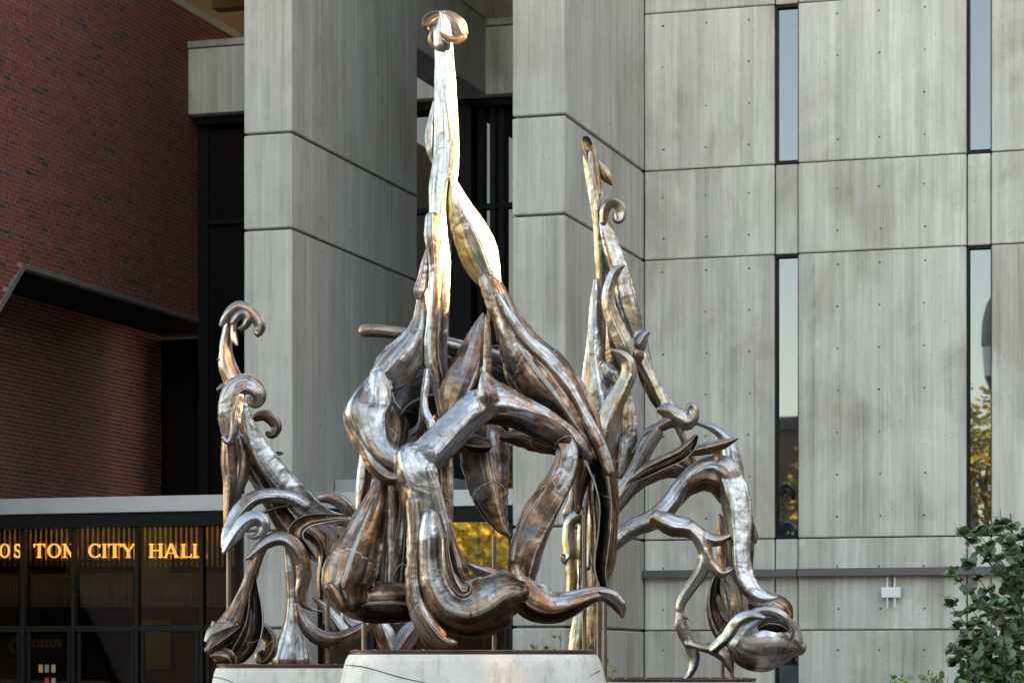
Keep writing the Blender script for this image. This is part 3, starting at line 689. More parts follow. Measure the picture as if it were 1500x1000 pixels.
f3 = c('arch', [(598,678,18),(625,668,24),(650,645,24),(675,618,23),(700,597,23),(728,589,20),(760,596,17),(790,608,15),(820,627,14),(845,645,11),(866,667,9)], d=-.5, d1=-.2, tone=.05, tone1=.25, rot=30, twist=-25, k=.7)
c('arch_hood', [(690,625,6),(715,608,13),(750,608,18),(785,620,20),(820,640,18),(842,660,12)], d=-.30, d1=-.2, kind='trough', rot=-70, gap=150, k=1.2, tone=.7)
c('arch_lip', [(735,640,5),(760,640,12),(785,646,14),(808,656,10),(816,664,4)], d=-.1, k=.7, tone=.6)
g8 = c('fin', [(708,458,2),(703,480,11),(697,505,18),(690,535,25),(681,565,31),(672,595,27),(664,622,14)], d=-.1, d1=-.3, tone=.35, tone1=.55, k=.6, ridge=.3)
g9 = c('fin_blade', [(713,462,3),(714,490,5),(714,520,6),(713,548,7),(711,566,3)], d=-.28, k=.5, tone=.55)
f4 = c('fin_root', [(707,546,3),(709,562,9),(713,580,14),(716,594,10)], d=-.42, tone=.25)
f5 = c('fin_root', [(712,545,3),(725,565,9),(748,580,11),(775,592,6)], d=-.33, tone=.3)
c('upper_leg', [(661,258,5),(667,295,11),(676,335,14),(690,375,15),(706,406,11),(718,424,5)], d=-.02, d1=-.04, tone=.35, gold=1.2, k=.6, ridge=.3)  # golden tint paints sunlight bounced onto this inner face into its colour
c('upper_leg_sheet', [(663,262,4),(678,300,11),(695,335,17),(709,365,18),(719,393,13),(728,420,6)], d=-.06, d1=-.08, k=.5, tone=-.05, ridge=-.3, wob=.05, edge=.3)
f7 = c('leg', [(714,408,14),(726,432,17),(740,462,20),(755,492,26),(772,522,34),(796,552,40),(822,582,37),(846,612,29),(863,640,20),(874,664,18)], d=-.06, d1=-.15, tone=.55, tone1=.5, rot=-25, twist=30, wob=.15)
f9 = c('leg_ridge', [(728,432,5),(750,468,7),(770,497,10),(795,522,13),(822,552,12),(842,582,10),(860,615,9),(878,650,9),(893,690,8)], d=-.22, d1=-.25, tone=.12, tone1=.3, k=.5)
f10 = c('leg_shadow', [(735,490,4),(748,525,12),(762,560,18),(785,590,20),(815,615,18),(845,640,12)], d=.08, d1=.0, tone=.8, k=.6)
c('shin', [(872,655,19),(880,680,20),(887,705,17),(892,740,14),(890,780,15),(886,815,16),(884,838,13),(888,862,8)], d=-.15, d1=-.2, tone=.65, tone1=.6, kind='trough', rot=120, gap=80, k=.9)
g10 = c('knee', [(848,662,10),(856,680,16),(852,702,12),(849,722,8),(847,750,4)], d=-.12, tone=.62)
c('heel', [(870,700,8),(868,728,6),(871,765,6),(872,800,7),(874,836,6)], d=-.1, tone=.5)
g1 = c('drop_arm', [(800,626,7),(822,640,11),(833,662,13),(829,692,14),(813,722,17),(796,750,20),(781,780,22),(770,808,23),(766,835,21),(768,855,14)], d=-.25, d1=-.35, tone=.35, tone1=.62, rot=30, twist=30)
c('drop_blade', [(820,660,4),(812,690,6),(792,722,8),(772,752,8),(760,785,6),(752,820,4)], d=-.3, d1=-.42, tone=.6, k=.5)
g2 = c('foot', [(757,835,8),(763,858,17),(780,878,25),(805,889,22),(832,885,18),(858,875,13),(882,870,10),(900,878,11),(909,892,8),(912,903,3)], d=-.4, d1=-.3, tone=.6, tone1=.5, rot=15, p=1.5)
c('toe', [(880,866,4),(898,870,5),(912,884,4)], d=-.38, k=.4, tone=.3)
f6 = c('stem', [(602,668,24),(609,690,29),(614,712,27),(615,738,24),(614,762,18),(612,785,12)], d=-.5, d1=-.55, tone=.08, tone1=.35, rot=20)
c('stem_strap', [(606,735,10),(609,770,11),(607,810,10),(606,845,11),(610,878,13),(622,907,16),(638,930,18),(650,940,16),(662,942,10)], d=-.62, d1=-.6, tone=.42, tone1=.5, k=.6, p=1.6)
c('stem_strap', [(625,690,9),(636,720,10),(645,755,9),(652,782,7),(655,800,3)], d=-.58, tone=.08, k=.6)
g6 = c('spiral', [(630,755,12),(632,785,19),(634,820,21),(640,852,26),(656,880,32),(684,893,37),(712,886,38),(734,873,35),(752,868,28),(762,866,16)], d=-.65, d1=-.5, tone=.05, tone1=.62, p=1.7, rot=10, k=.85, wob=.07)
g7 = c('spiral_lip', [(684,825,2),(697,833,7),(715,843,13),(735,854,15),(752,864,12)], d=-.62, d1=-.5, tone=.2, tone1=.4, k=.6)
c('spiral_curl', [(652,790,4),(655,822,6),(662,850,7),(674,868,6),(685,868,5),(688,858,4),(681,853,3)], d=-.80, tone=.25, k=.6, kind='trough', rot=40, gap=150)
c('spiral_sheet', [(655,765,6),(661,798,9),(669,828,12),(677,850,10),(683,862,4)], d=-.4, tone=.5, k=.25)
c('panel', [(648,652,13),(649,690,14),(650,730,13),(652,770,11),(656,800,8)], d=-.2, tone=.52, k=.2, p=3)
g3 = c('boot', [(562,694,6),(556,714,12),(548,742,19),(538,770,25),(527,800,31),(516,832,37),(508,858,35),(512,878,24)], d=-.35, d1=-.45, tone=.52, tone1=.6, rot=18, k=.85)
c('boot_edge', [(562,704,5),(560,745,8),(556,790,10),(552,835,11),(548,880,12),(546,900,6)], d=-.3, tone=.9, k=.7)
c('boot_strut', [(538,652,8),(535,685,10),(531,715,9),(526,745,5)], d=-.2, tone=.3, k=.7)
g4 = c('boot_sole', [(500,872,14),(520,882,22),(550,882,27),(580,882,27),(608,884,24)], d=-.4, d1=-.3, tone=.75, rot=20, k=.9)
g5 = c('boot_cap', [(478,862,3),(482,858,6),(492,872,7),(500,888,5)], d=-.72, tone=.6)
c('hanging_panel', [(572,694,12),(576,720,15),(579,748,15),(580,775,13),(580,812,10),(577,852,7)], d=.1, tone=.62, tone1=.1, k=.35)
c('hanging_panel', [(594,705,7),(597,750,11),(594,800,14),(589,858,13)], d=.0, tone=.75, k=.4)
c('hanging_panel', [(558,758,4),(564,785,9),(567,815,12),(567,852,12)], d=.15, tone=.5, k=.5)
c('hanging_leaf', [(712,640,28),(710,665,32),(714,700,28),(722,738,21),(733,768,11),(746,785,3)], d=.25, d1=.15, tone=.66, k=.25, rot=8)
c('horn', [(533,484,9),(560,485,9),(590,489,9),(620,495,9),(655,505,11),(695,514,11),(738,524,8)], d=.2, d1=.3, tone=.45, tone1=.2, kind='trough', rot=250, gap=150, k=.9)
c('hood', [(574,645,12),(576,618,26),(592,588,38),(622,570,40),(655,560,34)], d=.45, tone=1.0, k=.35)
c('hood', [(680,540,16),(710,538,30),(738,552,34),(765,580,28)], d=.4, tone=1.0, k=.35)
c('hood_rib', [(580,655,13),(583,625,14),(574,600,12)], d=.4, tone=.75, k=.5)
c('tendril', [(626,542,4),(624,562,5),(621,585,5),(623,605,6),(631,620,6),(635,636,5),(630,652,2)], d=-.2, d1=-.4, tone=.15)
c('tendril', [(620,598,5),(617,617,4),(610,631,4),(603,637,2)], d=-.15, tone=.6)
c('crotch', [(640,610,6),(662,640,12),(690,650,14),(712,652,10)], d=.05, tone=.7, k=.8)
fuse('drop_arm', [g1,g2]); fuse('boot', [g3,g4,g5]); fuse('spiral', [g6,g7]); fuse('fin', [g8,g9]); fuse('leg', [f7,f9,f10,g10]); fuse('body', [f1,f2,f3,f4,f5,f6,f8], .008, 9)
for x, y, d in ((533,895,-.3),(724,785,.2),(856,742,-.12),(656,935,-.35)): post(sc, x, y, topc+.02, YC+d)
baseplate(sc, 694, YC, topc, hwc, hdc)

# ---- left figure
pl, topl, hwl, hdl = plinth(430, 112, YL, 978, .6, 'lower white sculpted plinth under the scrolled steel sculpture by the entrance')
sl_ = tag(empty('sculpture'), 'shortest sculpture of scrolled steel and rosy copper limbs beside the entrance', 'sculpture')
c = mk(sl_, YL, 0); WS = 1.10; TS = .05
c('scroll', [(324,476,3),(330,467,6),(340,455,8),(351,449,8),(363,454,8),(375,465,8),(381,477,8),(378,488,6),(374,484,3)], d=-.05, kind='trough', rot=-70, gap=150, tone=.3)
c('scroll', [(341,472,4),(350,461,6),(359,459,6),(363,468,6),(358,478,5),(351,481,3)], d=-.08, tone=.35, k=.7)
c('stem', [(340,462,6),(334,485,7),(331,510,8),(333,535,11),(340,556,12),(340,580,10)], tone=.35, tone1=.45)
c('tendril', [(343,470,4),(342,487,4),(344,500,4),(347,505,2)], d=-.05, tone=.2)
c('nub', [(331,527,4),(325,528,3),(319,526,1.5)], tone=.5); c('nub', [(337,570,5),(328,569,7),(321,571,4)], tone=.6)
c('crook', [(337,645,7),(333,622,10),(334,597,13),(343,573,14),(357,563,13),(372,567,11),(380,579,10),(375,590,8),(366,589,4),(365,582,2)], d=-.1, tone=.05, tone1=.2, rot=20)
c('crook_stem', [(352,580,5),(347,605,7),(344,630,6),(338,645,4)], d=-.22, tone=.3, k=.6)
c('collar', [(327,640,2.5),(332,646,4),(340,646,4),(344,641,3)], d=-.15, tone=.2)
c('lower_leaf', [(334,645,8),(335,675,10),(337,705,9),(335,735,7),(332,775,4)], d=-.05, tone=.35)
c('lower_leaf', [(351,640,6),(357,670,8),(355,698,8),(345,728,7),(336,765,3)], d=0, tone=.5)
l1 = c('diagonal', [(358,592,5),(364,618,8),(374,645,12),(389,672,15),(410,698,16),(432,724,18),(452,744,17),(475,756,12),(505,762,8),(525,772,5)], d=-.1, d1=.1, tone=.08, tone1=.25, rot=25, twist=20)
c('diagonal', [(351,618,6),(357,648,10),(368,680,12),(385,710,12),(402,740,13),(422,772,13),(440,795,8)], d=.08, tone=.62)
c('scroll', [(374,612,5),(386,608,7),(398,613,8),(405,626,7),(398,637,5),(391,634,3)], d=.05, tone=.6, k=.8)
c('nub', [(400,668,4),(408,664,3),(414,664,1.5)], d=.05, tone=.8)
l2 = c('branch', [(448,740,8),(425,729,9),(398,725,10),(373,729,10),(356,743,11),(344,762,11),(334,783,9),(330,802,6)], d=-.1, d1=-.25, tone=.25, tone1=.3)
c('branch_scroll', [(328,808,3),(337,793,7),(349,776,9),(363,762,10),(378,759,10),(386,769,9),(381,781,6),(371,787,3),(363,785,1.5)], d=-.3, tone=.05, k=.8)
c('rod', [(380,753,2.5),(405,744,2.5),(436,738,2.5)], d=-.1, tone=.75, p=2)
c('curl', [(508,757,3),(480,758,6),(452,762,9),(435,774,11),(434,791,11),(447,806,9),(462,820,3)], d=-.25, tone=.15, tone1=.4, kind='trough', rot=90, gap=140)
c('curl_sheet', [(470,762,10),(483,772,10),(491,788,3)], d=-.2, tone=.1, k=.3)
l5 = c('hood', [(458,733,5),(478,727,9),(500,735,10),(517,752,9),(530,772,4)], d=.15, tone=.2, kind='trough', rot=-40, gap=130)
c('cross_limb', [(440,770,10),(465,788,9),(474,812,7),(470,845,5),(470,875,3)], d=.0, tone=.65)
l3 = c('arch', [(357,821,1.5),(372,809,6),(392,793,9),(413,788,10),(431,798,11),(442,818,11),(445,845,10),(441,866,8),(444,882,6),(455,891,3),(471,895,1.5)], d=-.3, d1=-.2, tone=.1, tone1=.25)
l4 = c('arch_leg', [(392,790,8),(381,806,8),(372,832,8),(360,868,11),(350,893,14),(339,918,20),(327,945,18),(320,966,7)], d=-.25, d1=-.35, tone=.12, tone1=.55)
c('petal', [(303,938,4),(312,926,8),(328,918,8),(346,914,3)], d=-.4, tone=.35, k=.7); c('petal', [(304,952,5),(317,942,10),(334,930,10),(350,918,4)], d=-.45, tone=.6); c('petal', [(314,918,4),(316,910,5),(313,922,5)], d=-.3, tone=.6)
c('petal', [(310,960,3),(320,958,9),(335,962,9),(340,972,4)], d=-.45, tone=.5)
c('leaf', [(372,822,2),(371,856,6),(373,890,11),(370,918,15),(359,945,18),(346,962,14),(336,972,6)], d=-.3, d1=-.35, tone=.78, kind='trough', rot=75, gap=120)
c('leaf_lining', [(366,850,2),(365,885,6),(362,915,8),(354,940,8),(346,955,3)], d=-.26, tone=.15, gold=.25, k=.5)
c('spiral', [(376,912,3),(388,922,8),(397,938,9),(394,956,9),(383,967,7),(378,958,4),(384,953,2)], d=-.2, tone=.3, tone1=.7, gold=.1)
c('trunk', [(420,798,5),(426,828,9),(428,860,8),(429,890,9),(429,915,14),(428,940,20),(426,966,27)], d=-.05, tone=.35, tone1=.25, rot=30)
l6 = c('tail', [(436,885,5),(444,910,9),(463,931,11),(490,938,11),(516,930,11),(541,915,8),(556,905,3)], d=-.1, tone=.12, tone1=.2)
l7 = c('tail_fork', [(500,935,5),(488,943,6),(486,956,2)], d=-.1, tone=.4)
c('tusk', [(459,875,2),(474,888,5),(488,905,8),(503,925,9),(515,935,4)], d=.15, tone=.15)
c('tusk', [(504,893,4),(511,912,10),(528,919,9),(546,912,3)], d=.2, tone=.1)
c('tail_foot', [(556,912,9),(564,930,12),(572,950,12)], d=.1, tone=.2); c('tail_foot', [(612,912,9),(598,930,13),(584,952,12)], d=.1, tone=.15)
fuse('body', [l1,l2]); fuse('arch', [l3,l4], .008); fuse('tail', [l6,l7], .008)
for x, y, d in ((335,800,0),(480,762,.0)): post(sl_, x, y, topl+.02, YL+d)
for x, y, d in ((428,958,-.05),(345,960,-.3),(575,945,.1)):
    if x < 560: post(sl_, x, y, topl+.02, YL+d, 5)
baseplate(sl_, 430, YL, topl, hwl, hdl)

# ---- right figure
pr, topr, hwr, hdr = plinth(985, 122, YR, 998, .8, 'lowest white sculpted plinth under the antlered sculpture by the slit windows')
sr_ = tag(empty('sculpture'), 'slender silver and gold sculpture with antler branches and a mussel shaped bulb', 'sculpture')
c = mk(sr_, YR, 0); WS = 1.16; TS = .02
c('mast', [(864,226,8),(865,236,9),(867,250,9),(872,280,9),(876,310,8),(878,340,7),(879,380,6),(880,420,6),(880,460,6),(880,500,6),(880,532,4)], tone=.1, tone1=.4, gold=.30)
c('mast_tip', [(858,206,7),(861,215,8),(865,228,8),(868,244,6)], d=-.02, tone=.2, gold=.8, k=.9, kind='trough', rot=70, gap=130)
c('mast_tip_edge', [(868,214,2),(872,232,3),(876,255,2.5),(879,285,2)], d=-.03, tone=.5, gold=.6)
c('leaf', [(876,238,3),(882,250,7),(890,262,6),(897,271,1.5)], d=0, tone=.5, gold=.7, k=.5)
c('scroll', [(884,326,4),(886,308,6),(894,297,6),(904,299,6),(911,310,6),(909,321,5),(902,322,4),(900,313,2)], d=-.05, tone=.15, gold=.45, k=.8)
r4 = c('limb', [(878,312,5),(887,340,11),(896,370,13),(905,400,14),(912,430,15),(920,460,14),(929,488,11),(938,508,11)], tone=.05, gold=.2, rot=20)
c('horn', [(914,389,1.5),(903,397,6),(895,413,7),(891,436,8),(896,462,9),(905,484,10),(915,506,10),(920,520,6)], d=-.15, tone=.12, gold=.55)
r5 = c('limb', [(935,500,12),(943,530,10),(957,560,8),(972,588,9),(984,606,12)], d=0, tone=.15, tone1=.3, gold=.25, rot=20)
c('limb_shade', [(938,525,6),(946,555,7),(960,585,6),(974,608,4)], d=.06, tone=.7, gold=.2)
r6 = c('nub', [(936,505,9),(943,492,7),(949,486,4)], d=-.06, tone=.05)
c('knuckle', [(925,512,8),(930,520,11),(926,532,7)], d=-.06, tone=.6)
r15 = c('plate', [(873,410,4),(872,450,8),(871,485,10),(871,520,13),(874,560,19),(880,600,24),(886,640,20),(890,662,10)], d=-.05, tone=-.02, k=.6, gold=.12)
r16 = c('horn', [(895,512,1.5),(907,518,6),(919,530,9),(921,547,10),(911,570,11),(898,596,13),(889,622,14),(886,652,11)], d=-.25, tone=.1, gold=.6)
r17 = c('web', [(886,535,6),(895,548,10),(902,558,6)], d=-.1, tone=.05); 
c('inner_limb', [(889,455,5),(892,490,7),(897,520,8),(902,552,5)], d=.08, tone=.65, gold=.2); c('inner_limb', [(903,470,4),(905,505,5),(906,540,4)], d=.12, tone=.3)
c('sheet', [(919,572,4),(917,600,11),(915,630,15),(912,660,16),(908,690,12)], d=.1, tone=.35, k=.25)
r7 = c('knot', [(966,600,5),(978,602,10),(992,612,13),(1006,618,11),(1016,611,7),(1018,600,5),(1012,593,4),(1007,599,3),(1011,606,2)], d=-.05, tone=.15, gold=.4)
r8 = c('branch', [(988,615,8),(968,624,7),(947,634,5),(934,652,3),(927,663,2)], d=-.05, tone=.35, gold=.1)
c('branch', [(962,632,9),(947,655,10),(936,680,9),(922,704,9),(906,727,10),(893,748,9)], d=-.05, d1=-.2, tone=.15, gold=.35)
c('spike', [(922,704,3),(945,690,8),(970,677,9),(994,666,9),(1011,652,8),(1019,640,4)], d=-.25, tone=.45, kind='trough', rot=130, gap=120, gold=.15)
c('spike', [(1008,662,5),(1037,656,7),(1060,650,6),(1080,642,1.5)], d=-.2, tone=.4, gold=.1); c('strut', [(1051,655,5),(1051,676,6)], d=-.15, tone=.5)
c('strut', [(990,618,5),(1004,650,4),(1020,688,5)], d=-.05, tone=.4)
r3 = c('ring', [(1018,619,3),(1038,624,5),(1057,636,7),(1069,655,10),(1073,680,14),(1070,702,18)], d=.05, d1=-.05, tone=.05)
r1 = c('main_arm', [(888,803,12),(905,787,13),(930,772,12),(958,760,13),(980,740,13),(998,712,11),(1018,692,11),(1042,682,14),(1062,692,20),(1074,718,18)], d=-.1, d1=-.1, tone=.08, tone1=.0, gold=.12, rot=20)
c('hood', [(996,735,5),(1006,715,12),(1028,702,16),(1050,708,15),(1062,730,9)], d=-.02, tone=.6, kind='trough', rot=-90, gap=140, k=1.5, gold=.1)
r2 = c('trunk', [(1062,690,14),(1074,718,18),(1080,748,17),(1083,780,15),(1084,812,13),(1089,842,13),(1102,864,11),(1121,875,7),(1138,875,1.5)], d=-.1, d1=-.3, tone=0, tone1=.12, rot=30)
c('trunk_edge', [(1082,700,4),(1091,735,6),(1097,770,6),(1099,800,5),(1098,830,4),(1104,855,3)], d=-.05, tone=.65, k=.7)
c('drop', [(1096,755,3),(1101,775,5),(1103,788,6),(1099,796,4)], d=.1, tone=.6); c('nub', [(1078,693,4),(1085,690,4),(1087,684,2)], d=.05, tone=.4)
c('back_limb', [(900,745,8),(922,716,10),(950,692,13),(985,684,13),(1015,695,9)], d=.25, tone=.2, gold=.3); c('back_limb', [(975,667,3),(998,674,5),(1018,690,4)], d=.2, tone=.6)
r9 = c('antler', [(960,757,10),(983,768,14),(1008,774,12),(1032,787,9),(1050,791,8),(1068,785,4),(1078,777,1.5)], d=-.2, tone=.2, gold=.5)
r10 = c('antler', [(1010,772,8),(1026,790,10),(1033,813,9),(1026,838,9),(1011,860,8),(999,880,7),(997,896,5),(1009,907,1.5)], d=-.22, tone=.15, gold=.4)
r11 = c('tine', [(1033,805,6),(1043,828,7),(1057,840,6),(1073,834,1.5)], d=-.24, tone=.2, gold=.7)
r12 = c('antler', [(995,892,4),(999,918,8),(1011,944,8),(1017,965,7),(1012,984,5),(1003,995,3)], d=-.22, d1=-.2, tone=.15, gold=.25)
r13 = c('antler', [(1008,942,5),(1028,948,5),(1045,950,8),(1060,960,8),(1068,975,5),(1070,985,1.5)], d=-.24, tone=.15, gold=.3)
r14 = c('tine', [(1044,950,7),(1064,932,8),(1080,910,8),(1100,901,7),(1119,904,3)], d=-.28, d1=-.5, tone=.08, gold=.3)
q1 = c('bulb', [(1070,925,8),(1083,932,28),(1105,938,38),(1135,938,38),(1158,943,27),(1172,949,10)], d=-.1, tone=.0, tone1=.15, gold=.25, p=2., k=.85, wob=.06)
q2 = c('bulb_keel', [(1078,948,4),(1096,962,8),(1122,969,9),(1148,963,7),(1168,952,3)], d=-.16, tone=.55, k=.8)
c('bulb_mouth', [(1112,919,3),(1125,914,8),(1142,916,9),(1151,921,4)], d=-.315, tone=1.2, k=.35, p=2.)  # raised pad, near-black to paint the shade inside an open hole
q3 = c('bulb_lip', [(1088,912,4),(1104,898,6),(1126,894,7),(1148,904,7),(1160,922,5),(1158,934,3)], d=-.30, d1=-.28, tone=.05, gold=.25, k=.8)
c('bulb_back', [(1096,880,9),(1120,884,16),(1142,896,18),(1152,912,9)], d=.15, tone=.55, k=.8)
c('leaf', [(1052,838,4),(1047,866,9),(1051,898,14),(1064,925,16),(1078,945,8)], d=0, tone=.5, kind='trough', rot=60, gap=150)
c('leaf_lining', [(1058,850,3),(1060,876,9),(1068,900,8),(1074,915,3)], d=.04, tone=.05, k=.4)
c('inner_stem', [(1056,755,4),(1060,790,9),(1062,822,10),(1063,855,8)], d=.08, tone=.3); c('inner_stem', [(1072,835,8),(1080,862,10),(1084,888,10),(1086,905,5)], d=-.15, tone=.2, gold=.3)
c('hook', [(856,752,5),(844,757,7),(834,768,7),(833,792,8),(836,812,9),(829,820,6),(822,812,2)], d=.25, tone=.4, gold=.6)
c('hook_stem', [(838,700,2),(838,728,4),(834,752,8),(838,762,5)], d=.3, tone=.35, gold=.1); c('hook_stem', [(836,815,7),(838,845,7),(836,872,6)], d=.25, tone=.3, gold=.6)
c('side_stem', [(864,700,5),(858,740,7),(852,790,6),(852,840,6),(853,890,9),(850,925,12),(847,955,12)], d=.3, tone=.3, gold=.2); c('side_stem', [(872,720,5),(868,770,7),(862,830,6)], d=.2, tone=.2, gold=.3)
c('side_stem', [(868,830,6),(872,880,9),(870,930,9),(872,975,8),(878,992,5)], d=.2, tone=.6)
fuse('body', [r1,r2,r3], .008, 6); fuse('bulb', [q1,q2,q3]); fuse('upper_limb', [r4,r5,r6,r7,r8], .007); fuse('antler', [r9,r10,r11], .007); fuse('antler', [r12,r13,r14], .007); fuse('mast_root', [r15,r16,r17], .008)
for x, y, d in ((1072,760,-.02),(1058,925,.1),(877,830,.1),(886,820,-.05)): post(sr_, x, y, topr+.02, YR+d)
baseplate(sr_, 985, YR, topr, hwr, hdr)
# put each sculpture's origin at its base
for root, cx, Y0, tp in ((sc, 694, YC, topc), (sl_, 430, YL, topl), (sr_, 985, YR, topr)):
    L0 = Vector((px(cx, 970, Y0).x, Y0, tp)); root.location = L0
    for ch in root.children: ch.location = Vector(ch.location)-L0

# ------------------------------------------------------------------ planting
def leafshape(n=11):
    pts = []
    for k in range(n):
        a = 2*math.pi*k/n; r = .5*(1+.05*math.cos(5*a)); pts.append((math.cos(a)*r*.92, math.sin(a)*r+.5))
    vs = [(x, y, .07*abs(x)*2-.10*(y-.5)**2) for x, y in pts]+[(0, .5, -.03)]
    return vs, [(k, (k+1) % n, n) for k in range(n)]
LV, LF = leafshape()
def rotm(): return Matrix.Rotation(random.uniform(-.5,.5), 3, 'X')
def grow(name, base, stems, mat, label, cat, leaf=.055, npart=300, group=None, thick=.012):
    """stems: list of point lists (world); leaves alternate along each twig"""
    root = tag(empty(name, base), label, cat, group); B = Vector(base); mb = MB(); leaves = []
    for pts, r0, nl in stems:
        q = catmull([tuple(p) for p in pts], .05); pp = [Vector(p)-B for p in q]
        tube(mb, pp, [max(.0018, r0*(1-.85*i/len(pp))) for i in range(len(pp))], 5)
        for k in range(nl):
            f = .12+.88*(k+random.random())/nl; i = min(len(pp)-2, int(f*len(pp))); T = (pp[i+1]-pp[i]).normalized()
            side = Vector((random.uniform(-1,1), random.uniform(-1,1), random.uniform(-.5,.8))); side = (side-T*side.dot(T)*.6).normalized()
            up = Vector((random.uniform(-.7,.7), random.uniform(-1.1,.3), random.uniform(.2,1))); x = side.cross(up).normalized(); zz_ = x.cross(side).normalized()
            m3 = Matrix((x, side, zz_)).transposed(); s = leaf*random.uniform(.5,1.35)
            leaves.append((pp[i], m3, s, random.random()))
    mb.build('stems', M['twig'], root, 60)
    random.shuffle(leaves); leaves.sort(key=lambda l: l[0].y)
    ms = []
    for t in (.1,.35,.6,.9):
        m = mesh('leaf', LV, LF, mat, 60); at = m.attributes.new('tone', 'FLOAT', 'POINT'); at.data.foreach_set('value', [t]*len(LV)); ms.append(m)
    for (p, m3, s, t) in leaves[:npart]:
        o = link(bpy.data.objects.new('leaf', ms[int(t*3.99)]), root); o.matrix_local = Matrix.Translation(p) @ (m3*s).to_4x4()
    if leaves[npart:]:
        lb = MB()
        for (p, m3, s, t) in leaves[npart:]: lb.add([p+m3 @ (Vector(v)*s) for v in LV], LF, t)
        lb.build('leaves', mat, root, 60, 'tone')['kind'] = 'stuff'
    return root
YT = 16.5
base = px(1500, 970, YT); base.z = 0
stems = []
tr = base+Vector((.15,0,0))
trunk_pts = [tr, tr+Vector((-.02,.05,.8)), tr+Vector((-.05,0,1.5)), px(1492, 880, YT), px(1484, 800, YT), px(1480, 752, YT)]
stems.append((trunk_pts, .022, 55))
tips = [(1400,770,-.1),(1385,828,-.25),(1382,872,-.1),(1392,905,.1),(1386,945,-.2),(1384,968,.15),(1402,990,-.1),(1420,765,.2),(1445,752,0),(1465,745,-.2),(1410,850,.25),(1410,810,.1),(1430,900,-.35),(1425,960,-.3),(1440,985,-.2),(1470,780,-.3),(1515,760,0),(1530,800,.2),(1540,860,-.2),(1535,930,.1),(1500,990,-.4),(1470,930,-.4),(1455,860,-.3),(1480,840,.3),(1460,820,.25),(1450,960,.2),(1500,900,.3),(1405,930,.2),(1415,880,.0),(1525,980,.2),(1490,950,.35),(1435,790,-.2),(1450,890,.35),(1475,970,-.2),(1440,930,.05),(1505,820,-.3),(1470,880,-.1),(1495,770,.2)]
for (x, y, d) in tips:
    yb = min(1000, y+70+abs(1490-x)*.25); a = px(1490+random.uniform(-8,10), yb, YT+d*.3); b = px(x, y, YT+d)
    m1 = a.lerp(b, .5)+Vector((random.uniform(-.03,.03), random.uniform(-.05,.05), -.05+random.uniform(0,.05)))
    stems.append(([a, m1, b], .006, int(42+.3*abs(1490-x)+random.uniform(0,8))))
grow('leafy_shrub', tuple(tr), stems, M['leaf'], 'dense shrub with rounded dark green leaves beside the concrete wall', 'shrub', .056)
def sprig(x0, ybase, tipsl, Y, mat, label, leaf, nl, name='young_plant', gp=None):
    b = px(x0, 970, Y); b.z = 0; st = []
    for (x, y) in tipsl:
        t = px(x, y, Y+random.uniform(-.15,.15)); st.append(([b+Vector((random.uniform(-.05,.05),0,0)), b.lerp(t,.6)+Vector((0,0,.1)), t], .006, 6)); m1 = b.lerp(t, .85)
        for k in range(nl): st.append(([m1.lerp(t, random.random()), t.lerp(m1, .3)+Vector((random.uniform(-.06,.06),random.uniform(-.06,.06),.02)), t+Vector((random.uniform(-.12,.12),random.uniform(-.1,.1),random.uniform(-.12,.03)))], .003, 4))
    grow(name, tuple(b), st, mat, label, 'plant', leaf, 300, gp)
sprig(1316, 1000, [(1310,988),(1322,984)], 17, M['leaf_new'], 'bright green sprig below the white access point', .04, 2)
sprig(1372, 1000, [(1365,982),(1380,980),(1372,986)], 17, M['leaf_new'], 'bright green sprig at the foot of the dark shrub', .045, 2)
sprig(1412, 1000, [(1410,992),(1420,988)], 16.2, M['leaf_new'], 'low fresh green shoots in front of the dark shrub', .04, 2)
sprig(808, 1000, [(780,938),(795,935),(822,922),(806,944),(828,940)], 24.5, M['leaf_new'], 'thin green plant growing behind the largest plinth', .055, 1)
sprig(895, 1000, [(888,962),(897,975),(892,990)], 24.5, M['leaf_new'], 'thin green plant growing between the two plinths', .055, 1)

# ------------------------------------------------------------------ the plaza behind the camera (some seen in the glass; unseen blocks added to shape sun, shade and reflections)
def shade(s, p): return Vector((math.cos(SUN_AZ)*s-math.sin(SUN_AZ)*p, math.sin(SUN_AZ)*s+math.cos(SUN_AZ)*p, 0))
M['office'] = plain('office_brick', (.22,.13,.10), .85, 0, .2, .6)
M['office_pale'] = plain('office_stone', (.36,.33,.29), .8, 0, .15, .5)
def tower(name, loc, rz, sx, sy, h, mat, label, nw, nf, side=(-1,)):
    t = tag(empty(name, loc, rz), label, 'building'); box('wall', (-sx/2,-sy/2,0), (sx/2,sy/2,h), mat, t); box('roof', (-sx/2-.2,-sy/2-.2,h+.002), (sx/2+.2,sy/2+.2,h+.5), M['conc_dark'], t)
    wm = mesh('window', bv((-.06,-.7,0),(.06,.7,1.8)), BF, M['glass_dark'])
    for s in side:
        for i in range(nw):
            for f in range(nf):
                o = link(bpy.data.objects.new('window', wm), t); o.location = (s*sx/2, -sy/2+sy*(i+.5)/nw, 1.4+f*3.4)
    return t
PC = 17.05
c_ = shade(38, PC+.62+14); tower('offscreen_building', (c_.x, c_.y, 0), SUN_AZ, 10, 28, 34, M['office'], 'unseen brick block added to block the sun beside a narrow gap', 6, 7)  # unseen block added to keep the wall and side figures in shade
c_ = shade(38, PC-.62-7.5); tower('offscreen_building', (c_.x, c_.y, 0), SUN_AZ, 10, 15, 27, M['office_pale'], 'unseen pale stone block added to block the sun across the narrow gap', 5, 6)  # unseen block added as the other edge of the sun gap
